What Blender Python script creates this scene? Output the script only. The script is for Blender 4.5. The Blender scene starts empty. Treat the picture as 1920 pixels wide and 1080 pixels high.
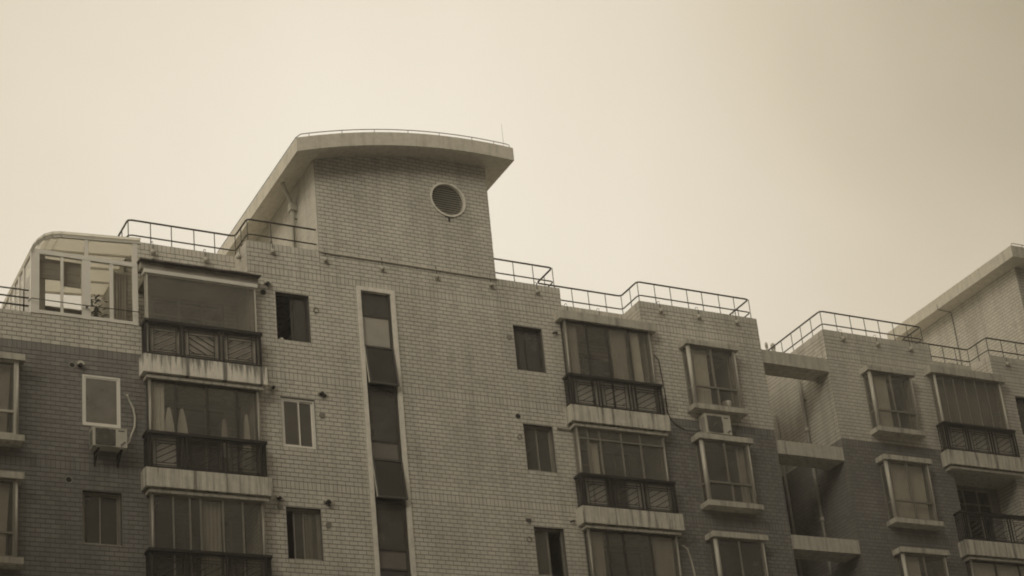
import bpy, math, random
from mathutils import Matrix, Vector
random.seed(7)
scene = bpy.context.scene
COL = scene.collection

# ------------------------------------------------------------------ camera
CAM_R = [(0.86291583194647, -0.49185702452199737, -0.11598678547359914),   # right
         (0.0924511541489142, 0.37929752660314753, -0.9206444321285326),   # down
         (0.49681893187827003, 0.7837155438940214, 0.37277459031730276)]   # forward
FPX, CX, CY = 3427.459, 1175.94, 845.18           # pixels of a 1920 x 1080 frame
CAM_LOC = Vector((0.0, -37.5, 1.6))
cam = bpy.data.cameras.new('camera')
cam.sensor_fit = 'HORIZONTAL'; cam.sensor_width = 36.0
cam.lens = FPX * 36.0 / 1920.0
cam.shift_x = -(CX - 960.0) / 1920.0
cam.shift_y = (CY - 540.0) / 1920.0
cam.clip_start = 0.1; cam.clip_end = 3000
cam_ob = bpy.data.objects.new('camera', cam); COL.objects.link(cam_ob)
r, d, f = [Vector(v) for v in CAM_R]
m = Matrix((r, -d, -f)).transposed().to_4x4(); m.translation = CAM_LOC
cam_ob.matrix_world = m
scene.camera = cam_ob

# ------------------------------------------------------------------ overcast sky
SUN_EL, SUN_AZ = math.radians(24), math.radians(-136)     # azimuth from +Y (behind the roofs) towards +X
GLOW_DIR, BANK_DIR = (0.3661, 0.7946, 0.4844), (0.6339, 0.5196, 0.5728)
world = bpy.data.worlds.new('World'); scene.world = world; world.use_nodes = True
nt = world.node_tree; nt.nodes.clear()
N = nt.nodes.new; L = nt.links.new
out = N('ShaderNodeOutputWorld'); bg = N('ShaderNodeBackground')
sky = N('ShaderNodeTexSky'); sky.sky_type = 'NISHITA'; sky.sun_disc = False
sky.sun_elevation = SUN_EL; sky.sun_rotation = SUN_AZ; sky.air_density = 1.0; sky.dust_density = 6.0
bw = N('ShaderNodeRGBToBW'); L(sky.outputs[0], bw.inputs[0])
tc = N('ShaderNodeTexCoord')
# thick cloud: even veil growing brighter towards the zenith, a broad bright patch where the cloud is thin,
# a heavier bank of cloud high on the right, faint mottling
nrm = N('ShaderNodeVectorMath'); nrm.operation = 'NORMALIZE'; L(tc.outputs['Generated'], nrm.inputs[0])
def wmath(op, a, b=None, c=None):
    q = N('ShaderNodeMath'); q.operation = op
    for i, x in enumerate((a, b, c)):
        if x is None: continue
        if isinstance(x, (int, float)): q.inputs[i].default_value = x
        else: L(x, q.inputs[i])
    return q.outputs[0]
def lobe(direction, a0, a1):
    dt_ = N('ShaderNodeVectorMath'); dt_.operation = 'DOT_PRODUCT'; L(nrm.outputs[0], dt_.inputs[0]); dt_.inputs[1].default_value = Vector(direction).normalized()
    mr_ = N('ShaderNodeMapRange'); mr_.interpolation_type = 'SMOOTHSTEP'; L(wmath('ARCCOSINE', dt_.outputs['Value']), mr_.inputs['Value'])
    for k_, v_ in zip(('From Min', 'From Max', 'To Min', 'To Max'), (a0, a1, 1.0, 0.0)): mr_.inputs[k_].default_value = v_
    return mr_.outputs[0]
noi = N('ShaderNodeTexNoise'); noi.inputs['Scale'].default_value = 4.4; noi.inputs['Detail'].default_value = 4
noi.inputs['Roughness'].default_value = 0.45; noi.inputs['Distortion'].default_value = 0.5
L(nrm.outputs[0], noi.inputs['Vector'])
thin = lobe(GLOW_DIR, 0.0, 0.40); bank = lobe(BANK_DIR, 0.0, 0.26)
level = wmath('ADD', wmath('MULTIPLY', thin, 0.50), 0.50)
level = wmath('SUBTRACT', level, wmath('MULTIPLY', bank, 0.50))
level = wmath('ADD', level, wmath('MULTIPLY', wmath('SUBTRACT', noi.outputs[0], 0.5), 0.42))
ramp = N('ShaderNodeValToRGB'); e_ = ramp.color_ramp.elements
e_[0].position = 0.0; e_[0].color = (0.385, 0.328, 0.228, 1)
e_[1].position = 1.0; e_[1].color = (0.905, 0.830, 0.695, 1)
e_.new(0.5).color = (0.690, 0.605, 0.465, 1)
L(level, ramp.inputs[0])
sepz = N('ShaderNodeSeparateXYZ'); L(nrm.outputs[0], sepz.inputs[0])
zen = wmath('MULTIPLY_ADD', wmath('MAXIMUM', wmath('SUBTRACT', sepz.outputs[2], 0.6), 0.0), 1.5, 1.0)
vsc = N('ShaderNodeVectorMath'); vsc.operation = 'SCALE'; L(ramp.outputs[0], vsc.inputs[0]); L(wmath('MULTIPLY', zen, 8.6), vsc.inputs['Scale'])
tint = N('ShaderNodeMix'); tint.data_type = 'RGBA'; tint.blend_type = 'MULTIPLY'; tint.inputs[0].default_value = 1.0
comb = N('ShaderNodeCombineColor')
for i in range(3): L(bw.outputs[0], comb.inputs[i])
L(comb.outputs[0], tint.inputs[6]); tint.inputs[7].default_value = (0.100, 0.088, 0.068, 1)
addc = N('ShaderNodeMix'); addc.data_type = 'RGBA'; addc.blend_type = 'ADD'; addc.inputs[0].default_value = 1.0
L(vsc.outputs[0], addc.inputs[6]); L(tint.outputs[2], addc.inputs[7])
L(addc.outputs[2], bg.inputs[0]); bg.inputs[1].default_value = 0.11
L(bg.outputs[0], out.inputs[0])

sun = bpy.data.lights.new('sun', 'SUN'); sun.energy = 1.5; sun.angle = math.radians(28); sun.color = (1.0, 0.91, 0.74)
sun_ob = bpy.data.objects.new('sun', sun); COL.objects.link(sun_ob)
sd = Vector((math.sin(SUN_AZ) * math.cos(SUN_EL), math.cos(SUN_AZ) * math.cos(SUN_EL), math.sin(SUN_EL)))
sun_ob.rotation_euler = sd.to_track_quat('Z', 'Y').to_euler()

vs = scene.view_settings
vs.view_transform = 'Standard'; vs.look = 'None'; vs.exposure = 0.27; vs.gamma = 1.0; vs.use_curve_mapping = False
scene.cycles.filter_width = 1.9
scene.cycles.transparent_max_bounces = 24
scene.cycles.max_bounces = 8

# ------------------------------------------------------------------ materials
def new_mat(name):
    mt = bpy.data.materials.new(name); mt.use_nodes = True
    return mt, mt.node_tree, mt.node_tree.nodes['Principled BSDF']

def plain(name, col, rough=0.6, metal=0.0, var=0.15, scale=3.0, bump=0.0):
    mt, t, b = new_mat(name)
    tcn = t.nodes.new('ShaderNodeTexCoord'); n = t.nodes.new('ShaderNodeTexNoise')
    n.inputs['Scale'].default_value = scale; n.inputs['Detail'].default_value = 6; n.inputs['Roughness'].default_value = 0.65
    t.links.new(tcn.outputs['Object'], n.inputs['Vector'])
    cr = t.nodes.new('ShaderNodeValToRGB')
    cr.color_ramp.elements[0].position = 0.28; cr.color_ramp.elements[1].position = 0.72
    cr.color_ramp.elements[0].color = tuple(c * (1 - var) for c in col) + (1,)
    cr.color_ramp.elements[1].color = tuple(min(1, c * (1 + var)) for c in col) + (1,)
    t.links.new(n.outputs[0], cr.inputs[0]); t.links.new(cr.outputs[0], b.inputs['Base Color'])
    b.inputs['Roughness'].default_value = rough; b.inputs['Metallic'].default_value = metal
    if bump:
        bn = t.nodes.new('ShaderNodeBump'); bn.inputs['Strength'].default_value = bump; bn.inputs['Distance'].default_value = 0.01
        n2 = t.nodes.new('ShaderNodeTexNoise'); n2.inputs['Scale'].default_value = 40; t.links.new(tcn.outputs['Object'], n2.inputs['Vector'])
        t.links.new(n2.outputs[0], bn.inputs['Height']); t.links.new(bn.outputs[0], b.inputs['Normal'])
    return mt

def tile_mat(name, col, var):
    mt, t, b = new_mat(name); nd = t.nodes.new; ln = t.links.new
    g = nd('ShaderNodeNewGeometry'); oi = nd('ShaderNodeObjectInfo')
    a = nd('ShaderNodeMath'); a.operation = 'ADD'; ln(g.outputs['Random Per Island'], a.inputs[0]); ln(oi.outputs['Random'], a.inputs[1])
    fr = nd('ShaderNodeMath'); fr.operation = 'FRACT'; ln(a.outputs[0], fr.inputs[0])
    cr = nd('ShaderNodeValToRGB'); e = cr.color_ramp.elements
    e[0].color = tuple(c * (1 - var) for c in col) + (1,); e[1].color = tuple(c * (1 + var) for c in col) + (1,)
    e.new(.93).color = tuple(c * (1 + var) for c in col) + (1,); e.new(.955).color = tuple(c * .88 for c in col) + (1,); e[-1].color = tuple(c * .90 for c in col) + (1,)
    ln(fr.outputs[0], cr.inputs[0])
    # weathering: grime in broad patches and thin vertical rain streaks
    n1 = nd('ShaderNodeTexNoise'); n1.inputs['Scale'].default_value = 0.55; n1.inputs['Detail'].default_value = 7; ln(g.outputs['Position'], n1.inputs['Vector'])
    mp = nd('ShaderNodeMapping'); mp.inputs['Scale'].default_value = (3.0, 3.0, 0.22); ln(g.outputs['Position'], mp.inputs['Vector'])
    n2 = nd('ShaderNodeTexNoise'); n2.inputs['Scale'].default_value = 1.3; n2.inputs['Detail'].default_value = 4; ln(mp.outputs[0], n2.inputs['Vector'])
    n3 = nd('ShaderNodeTexNoise'); n3.inputs['Scale'].default_value = 60; n3.inputs['Detail'].default_value = 3; ln(g.outputs['Position'], n3.inputs['Vector'])
    def mr(src, a0, a1, b0, b1):
        q = nd('ShaderNodeMapRange'); ln(src, q.inputs[0])
        for k, v in zip((1, 2, 3, 4), (a0, a1, b0, b1)): q.inputs[k].default_value = v
        return q.outputs[0]
    def mul(x, y):
        q = nd('ShaderNodeMath'); q.operation = 'MULTIPLY'; ln(x, q.inputs[0]); ln(y, q.inputs[1]); return q.outputs[0]
    fac = mul(mul(mr(n1.outputs[0], .3, .7, .86, 1.08), mr(n2.outputs[0], .44, .72, 1.03, .84)), mr(n3.outputs[0], .3, .7, .96, 1.04))
    mx = nd('ShaderNodeVectorMath'); mx.operation = 'SCALE'; ln(cr.outputs[0], mx.inputs[0]); ln(fac, mx.inputs['Scale'])
    ln(mx.outputs[0], b.inputs['Base Color']); b.inputs['Roughness'].default_value = 0.62
    return mt

def concrete_mat(name, col, streak=0.5, seed=0.0):
    """painted concrete with dark run-off streaks"""
    mt, t, b = new_mat(name); nd = t.nodes.new; ln = t.links.new
    g = nd('ShaderNodeNewGeometry')
    mp = nd('ShaderNodeMapping'); mp.inputs['Scale'].default_value = (4.2, 4.2, 0.25); mp.inputs['Location'].default_value = (seed, seed, 0)
    ln(g.outputs['Position'], mp.inputs['Vector'])
    n = nd('ShaderNodeTexNoise'); n.inputs['Scale'].default_value = 1.6; n.inputs['Detail'].default_value = 6; n.inputs['Roughness'].default_value = .7; ln(mp.outputs[0], n.inputs['Vector'])
    cr = nd('ShaderNodeValToRGB'); e = cr.color_ramp.elements
    e[0].position = 0.40; e[0].color = (1, 1, 1, 1); e[1].position = 0.66; e[1].color = (1 - streak,) * 3 + (1,)
    e.new(0.52).color = (1 - streak * .22,) * 3 + (1,)
    ln(n.outputs[0], cr.inputs[0])
    n2 = nd('ShaderNodeTexNoise'); n2.inputs['Scale'].default_value = 7; n2.inputs['Detail'].default_value = 8; n2.inputs['Roughness'].default_value = .7; ln(g.outputs['Position'], n2.inputs['Vector'])
    c2 = nd('ShaderNodeValToRGB'); e = c2.color_ramp.elements
    e[0].position = .3; e[0].color = tuple(c * .86 for c in col) + (1,); e[1].position = .7; e[1].color = tuple(min(1, c * 1.1) for c in col) + (1,)
    ln(n2.outputs[0], c2.inputs[0])
    mx = nd('ShaderNodeMix'); mx.data_type = 'RGBA'; mx.blend_type = 'MULTIPLY'; mx.inputs[0].default_value = 1
    ln(c2.outputs[0], mx.inputs[6]); ln(cr.outputs[0], mx.inputs[7]); ln(mx.outputs[2], b.inputs['Base Color'])
    b.inputs['Roughness'].default_value = .85
    bn = nd('ShaderNodeBump'); bn.inputs['Strength'].default_value = .25; bn.inputs['Distance'].default_value = .01
    ln(n2.outputs[0], bn.inputs['Height']); ln(bn.outputs[0], b.inputs['Normal'])
    return mt

def glass_mat(name, tint=0.75, dust_haze=0.05, ior=1.55):
    mt = bpy.data.materials.new(name); mt.use_nodes = True; t = mt.node_tree; t.nodes.clear(); nd = t.nodes.new; ln = t.links.new
    o = nd('ShaderNodeOutputMaterial'); tr = nd('ShaderNodeBsdfTransparent'); tr.inputs[0].default_value = (tint, tint * .99, tint * .96, 1)
    gl = nd('ShaderNodeBsdfGlossy'); gl.inputs['Roughness'].default_value = .03; gl.inputs[0].default_value = (.95, .95, .95, 1)
    g = nd('ShaderNodeNewGeometry'); n = nd('ShaderNodeTexNoise'); n.inputs['Scale'].default_value = 1.7; ln(g.outputs['Position'], n.inputs['Vector'])
    bn = nd('ShaderNodeBump'); bn.inputs['Strength'].default_value = .06; bn.inputs['Distance'].default_value = .05; ln(n.outputs[0], bn.inputs['Height']); ln(bn.outputs[0], gl.inputs['Normal'])
    dt = nd('ShaderNodeVectorMath'); dt.operation = 'DOT_PRODUCT'; ln(g.outputs['Normal'], dt.inputs[0]); ln(g.outputs['Incoming'], dt.inputs[1])
    def mth(op, a, b=None):
        q = nd('ShaderNodeMath'); q.operation = op
        for i, x in enumerate((a, b)):
            if x is None: continue
            if isinstance(x, (int, float)): q.inputs[i].default_value = x
            else: ln(x, q.inputs[i])
        return q.outputs[0]
    f0 = ((ior - 1) / (ior + 1))**2                       # Schlick, the same on both faces of the thin pane
    fac = mth('ADD', mth('MULTIPLY', mth('POWER', mth('SUBTRACT', 1.0, mth('ABSOLUTE', dt.outputs['Value'])), 5.0), 1 - f0), f0)
    m1 = nd('ShaderNodeMixShader'); ln(fac, m1.inputs[0]); ln(tr.outputs[0], m1.inputs[1]); ln(gl.outputs[0], m1.inputs[2])
    df = nd('ShaderNodeBsdfDiffuse'); df.inputs[0].default_value = (.42, .40, .36, 1)
    m2 = nd('ShaderNodeMixShader'); n3 = nd('ShaderNodeTexNoise'); n3.inputs['Scale'].default_value = 2.5; n3.inputs['Detail'].default_value = 5; ln(g.outputs['Position'], n3.inputs['Vector'])
    mr = nd('ShaderNodeMapRange'); ln(n3.outputs[0], mr.inputs[0]); mr.inputs[1].default_value = .3; mr.inputs[2].default_value = .7; mr.inputs[3].default_value = dust_haze * .8; mr.inputs[4].default_value = dust_haze * 1.2
    ln(mr.outputs[0], m2.inputs[0]); ln(m1.outputs[0], m2.inputs[1]); ln(df.outputs[0], m2.inputs[2]); ln(m2.outputs[0], o.inputs[0])
    return mt

M = {}
M['tile'] = tile_mat('pale_wall_tile', (0.645, 0.62, 0.552), 0.04)
M['tile_dark'] = tile_mat('brown_wall_tile', (0.244, 0.236, 0.224), 0.10)
M['mortar'] = plain('dark_mortar', (0.135, 0.127, 0.113), 0.9, var=.2, scale=2)
M['concrete'] = concrete_mat('painted_concrete', (0.58, 0.555, 0.485), 0.50)
M['concrete_stained'] = concrete_mat('rain_streaked_concrete', (0.70, 0.67, 0.59), 0.85, 3.3)
def drip_mat(name, col, ztop, length, bands):
    mt = concrete_mat(name, col, .35, 9.1); t = mt.node_tree; nd = t.nodes.new; ln = t.links.new; b = t.nodes['Principled BSDF']
    src = b.inputs['Base Color'].links[0].from_socket
    g = nd('ShaderNodeNewGeometry'); sp = nd('ShaderNodeSeparateXYZ'); ln(g.outputs['Position'], sp.inputs[0])
    def mth(op, a, b_=None, c_=None):
        q = nd('ShaderNodeMath'); q.operation = op
        for i, x in enumerate((a, b_, c_)):
            if x is None: continue
            if isinstance(x, (int, float)): q.inputs[i].default_value = x
            else: ln(x, q.inputs[i])
        return q.outputs[0]
    mp = nd('ShaderNodeMapping'); mp.inputs['Scale'].default_value = (9.0, 9.0, 0.5); ln(g.outputs['Position'], mp.inputs['Vector'])
    n = nd('ShaderNodeTexNoise'); n.inputs['Scale'].default_value = 1.5; n.inputs['Detail'].default_value = 5; n.inputs['Roughness'].default_value = .75; ln(mp.outputs[0], n.inputs['Vector'])
    depth = mth('DIVIDE', mth('SUBTRACT', ztop, sp.outputs[2]), length)
    drip = mth('SUBTRACT', mth('MULTIPLY', mth('SUBTRACT', n.outputs[0], .40), 5.0), depth)
    for bx, bw in bands:
        band = mth('SUBTRACT', 1.0, mth('DIVIDE', mth('ABSOLUTE', mth('SUBTRACT', sp.outputs[0], bx)), bw))
        drip = mth('MAXIMUM', drip, mth('SUBTRACT', mth('MULTIPLY', band, 2.2), mth('MULTIPLY', n.outputs[0], 1.2)))
    mr = nd('ShaderNodeMapRange'); mr.interpolation_type = 'SMOOTHSTEP'; ln(drip, mr.inputs['Value'])
    for k, v in zip(('From Min', 'From Max', 'To Min', 'To Max'), (-.1, .8, 1.0, .30)): mr.inputs[k].default_value = v
    sc = nd('ShaderNodeVectorMath'); sc.operation = 'SCALE'; ln(src, sc.inputs[0]); ln(mr.outputs[0], sc.inputs['Scale']); ln(sc.outputs[0], b.inputs['Base Color'])
    return mt
M['concrete_dirty'] = drip_mat('black_dripped_concrete', (0.86, 0.83, 0.75), 20.43, .45, ((11.98, .07), (12.86, .09), (13.74, .06)))
M['eave'] = concrete_mat('eave_render', (0.66, 0.63, 0.55), 0.22, 1.7)
M['plaster'] = plain('interior_plaster', (0.34, 0.33, 0.30), 0.9, var=.1)
M['interior'] = plain('dim_interior', (0.32, 0.31, 0.29), 0.9, var=.2, scale=1)
M['iron'] = plain('black_iron', (0.035, 0.033, 0.031), 0.55, 0.2, var=.3, scale=8)
M['rail'] = plain('weathered_steel_rail', (0.085, 0.08, 0.072), 0.5, 0.5, var=.3, scale=6)
M['alu'] = plain('dull_aluminium', (0.30, 0.285, 0.25), 0.45, 0.35, var=.12)
M['alu_dark'] = plain('bronze_aluminium', (0.085, 0.08, 0.072), 0.45, 0.4, var=.15)
M['alu_pale'] = plain('pale_aluminium', (0.55, 0.53, 0.47), 0.5, 0.1, var=.08)
M['white'] = plain('white_upvc', (0.84, 0.82, 0.76), 0.45, var=.06)
M['glass'] = glass_mat('window_glass', .92, .15)
M['glass_dark'] = glass_mat('tinted_glass', .36, .22)  # diffuse dust mix raised to stand in for air haze over dark panes
M['glass_smoked'] = glass_mat('smoked_glass', .32, .13, 1.42)
M['glass_frosted'] = glass_mat('frosted_glass', .8, .45)
M['glass_milky'] = glass_mat('milky_glass', .85, .22)
M['glass_clear'] = glass_mat('clear_glass', .88, .04, 1.45)
M['panel'] = plain('spandrel_panel', (0.40, 0.38, 0.335), 0.5, var=.1)
M['panel_dark'] = plain('brown_spandrel_panel', (0.17, 0.155, 0.14), 0.5, var=.15)
M['infill'] = plain('frosted_infill', (0.44, 0.42, 0.375), 0.5, var=.12, scale=2)
M['curtain'] = plain('curtain_cloth', (0.86, 0.83, 0.76), 0.95, var=.1)
M['curtain_grey'] = plain('grey_curtain_cloth', (0.50, 0.475, 0.43), 0.95, var=.1)
M['drape'] = plain('dull_drape', (0.27, 0.255, 0.23), 0.95, var=.15, scale=1.2)
M['cloth_white'] = plain('white_laundry', (0.90, 0.88, 0.83), 0.95, var=.06)
M['plastic'] = plain('aged_white_plastic', (0.58, 0.56, 0.49), 0.5, var=.1)
M['grille'] = plain('dark_grille', (0.10, 0.095, 0.088), 0.6, var=.15)
M['pipe'] = plain('grey_drain_pipe', (0.46, 0.44, 0.38), 0.6, var=.15, scale=2)
M['pipe_shaded'] = plain('shaded_drain_pipe', (0.28, 0.265, 0.235), 0.7, var=.2, scale=2)  # drain pipe grey darkened to carry the shade of the light well
M['hole'] = plain('opening_black', (0.02, 0.02, 0.02), 0.9)  # black colour paints the shade inside vent openings
M['rust'] = plain('rusty_sheet', (0.10, 0.088, 0.078), 0.8, var=.45, scale=5, bump=.3)
M['surround'] = concrete_mat('pale_painted_surround', (0.84, 0.81, 0.73), .18, 5.0)
M['board'] = plain('weathered_board', (0.36, 0.335, 0.29), 0.85, var=.25, scale=4)
M['asphalt'] = plain('pale_concrete_paving', (0.32, 0.315, 0.30), 0.95, var=.2, scale=.5, bump=.2)
M['leaf'] = plain('leaf', (0.07, 0.08, 0.045), 0.7, var=.3, scale=9)
M['poly'] = None
def translucent():
    mt = bpy.data.materials.new('milky_roof_sheet'); mt.use_nodes = True; t = mt.node_tree; t.nodes.clear()
    o = t.nodes.new('ShaderNodeOutputMaterial'); a = t.nodes.new('ShaderNodeBsdfDiffuse'); b = t.nodes.new('ShaderNodeBsdfTranslucent')
    n = t.nodes.new('ShaderNodeTexNoise'); n.inputs['Scale'].default_value = 3; cr = t.nodes.new('ShaderNodeValToRGB')
    cr.color_ramp.elements[0].color = (.86, .85, .80, 1); cr.color_ramp.elements[1].color = (.93, .92, .88, 1)
    t.links.new(n.outputs[0], cr.inputs[0]); t.links.new(cr.outputs[0], a.inputs[0]); t.links.new(cr.outputs[0], b.inputs[0])
    mx = t.nodes.new('ShaderNodeMixShader'); mx.inputs[0].default_value = .8
    t.links.new(a.outputs[0], mx.inputs[1]); t.links.new(b.outputs[0], mx.inputs[2]); t.links.new(mx.outputs[0], o.inputs[0])
    return mt
M['poly'] = translucent()

# ------------------------------------------------------------------ helpers
def tag(o, label=None, cat=None, group=None, kind=None):
    if label: o['label'] = label
    if cat: o['category'] = cat
    if group: o['group'] = group
    if kind: o['kind'] = kind
    return o

def empty(name, loc, label=None, cat=None, group=None):
    o = bpy.data.objects.new(name, None); COL.objects.link(o); o.location = loc; o.empty_display_size = .3
    return tag(o, label, cat, group)

def link(name, me, parent):
    o = bpy.data.objects.new(name, me); COL.objects.link(o)
    if parent is not None:
        o.parent = parent
        p = Vector((0, 0, 0)); q = parent
        while q is not None: p += q.location; q = q.parent
        o.location = -p                      # meshes are written in world coordinates; parents only translate
    return o

class MB:
    def __init__(self): self.v = []; self.f = []
    def quadbox(self, p):                    # 8 points: bottom ring then top ring
        n = len(self.v); self.v += [tuple(q) for q in p]
        self.f += [(n+3, n+2, n+1, n), (n+4, n+5, n+6, n+7)] + [(n+i, n+(i+1) % 4, n+4+(i+1) % 4, n+4+i) for i in range(4)]
        return self
    def box(self, x0, x1, y0, y1, z0, z1):
        if x1 < x0: x0, x1 = x1, x0
        if y1 < y0: y0, y1 = y1, y0
        if z1 < z0: z0, z1 = z1, z0
        return self.quadbox([(x0,y0,z0),(x1,y0,z0),(x1,y1,z0),(x0,y1,z0),(x0,y0,z1),(x1,y0,z1),(x1,y1,z1),(x0,y1,z1)])
    def bar(self, a, b, w, h=None):          # rectangular bar from a to b
        a = Vector(a); b = Vector(b); dr = (b - a).normalized(); h = h or w
        up = Vector((0, 1, 0)) if abs(dr.y) < .9 else Vector((0, 0, 1))
        s = dr.cross(up).normalized() * w / 2; u = s.normalized().cross(dr).normalized() * h / 2
        return self.quadbox([a-s-u, a+s-u, a+s+u, a-s+u, b-s-u, b+s-u, b+s+u, b-s+u])
    def tube(self, pts, rad, n=8, closed=False):
        pts = [Vector(p) for p in pts]; rings = []
        rr = rad if isinstance(rad, (list, tuple)) else [rad] * len(pts)
        for i, p in enumerate(pts):
            a = pts[i-1] if i else p; b = pts[i+1] if i < len(pts)-1 else p
            t = (b - a).normalized()
            up = Vector((0, 0, 1)) if abs(t.z) < .9 else Vector((0, 1, 0))
            s = t.cross(up).normalized(); u = s.cross(t).normalized()
            base = len(self.v)
            self.v += [tuple(p + (s * math.cos(2*math.pi*k/n) + u * math.sin(2*math.pi*k/n)) * rr[i]) for k in range(n)]
            rings.append(base)
        for A, B in zip(rings, rings[1:]):
            self.f += [(A+k, A+(k+1) % n, B+(k+1) % n, B+k) for k in range(n)]
        self.f += [tuple(rings[0]+k for k in range(n))[::-1], tuple(rings[-1]+k for k in range(n))]
        return self
    def ring(self, c, r0, r1, y0, y1, n=40): # annulus in the XZ plane, extruded in Y
        b = len(self.v)
        for k in range(n):
            a = 2*math.pi*k/n; ca, sa = math.cos(a), math.sin(a)
            self.v += [(c[0]+r0*ca, y0, c[1]+r0*sa), (c[0]+r1*ca, y0, c[1]+r1*sa), (c[0]+r1*ca, y1, c[1]+r1*sa), (c[0]+r0*ca, y1, c[1]+r0*sa)]
        for k in range(n):
            A = b+4*k; B = b+4*((k+1) % n)
            for j in range(4): self.f.append((A+j, A+(j+1) % 4, B+(j+1) % 4, B+j))
        return self
    def disc(self, c, rad, y0, y1, n=20):    # short cylinder along Y
        b = len(self.v)
        for y in (y0, y1):
            self.v += [(c[0]+rad*math.cos(2*math.pi*k/n), y, c[1]+rad*math.sin(2*math.pi*k/n)) for k in range(n)]
        self.f += [tuple(range(b, b+n)), tuple(range(b+n, b+2*n))[::-1]] + [(b+k, b+n+k, b+n+(k+1) % n, b+(k+1) % n) for k in range(n)]
        return self
    def prism(self, pts, y0, y1):            # polygon in XZ extruded in Y
        b = len(self.v); n = len(pts)
        self.v += [(x, y0, z) for x, z in pts] + [(x, y1, z) for x, z in pts]
        self.f += [tuple(range(b, b+n)), tuple(range(b+n, b+2*n))[::-1]] + [(b+k, b+n+k, b+n+(k+1) % n, b+(k+1) % n) for k in range(n)]
        return self
    def mesh(self, name, mats):
        me = bpy.data.meshes.new(name); me.from_pydata(self.v, [], self.f)
        for mt in (mats if isinstance(mats, (list, tuple)) else [mats]): me.materials.append(mt)
        me.update(); return me
    def build(self, name, mat, parent=None, smooth=False):
        me = self.mesh(name, mat)
        if smooth:
            for p in me.polygons: p.use_smooth = len(p.vertices) == 4
        return link(name, me, parent)

def in_frame(p, mx=20):
    q = Vector(p) - CAM_LOC
    z = q.dot(f)
    x = CX + FPX * q.dot(r) / z; y = CY + FPX * q.dot(d) / z
    return -mx < x < 1920+mx and -mx < y < 1080+mx, z

# ------------------------------------------------------------------ tiled walls
TL, TH, SOLD = 0.2110, 0.1077, 0.200         # tile pitch, course height, soldier course height
JH, JV, TD = 0.0160, 0.0105, 0.008           # joints and how far a tile stands proud
BAND = 20.54                                  # top of the brown tiling on the wings
TILE_BOTTOM = 13.6

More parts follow.
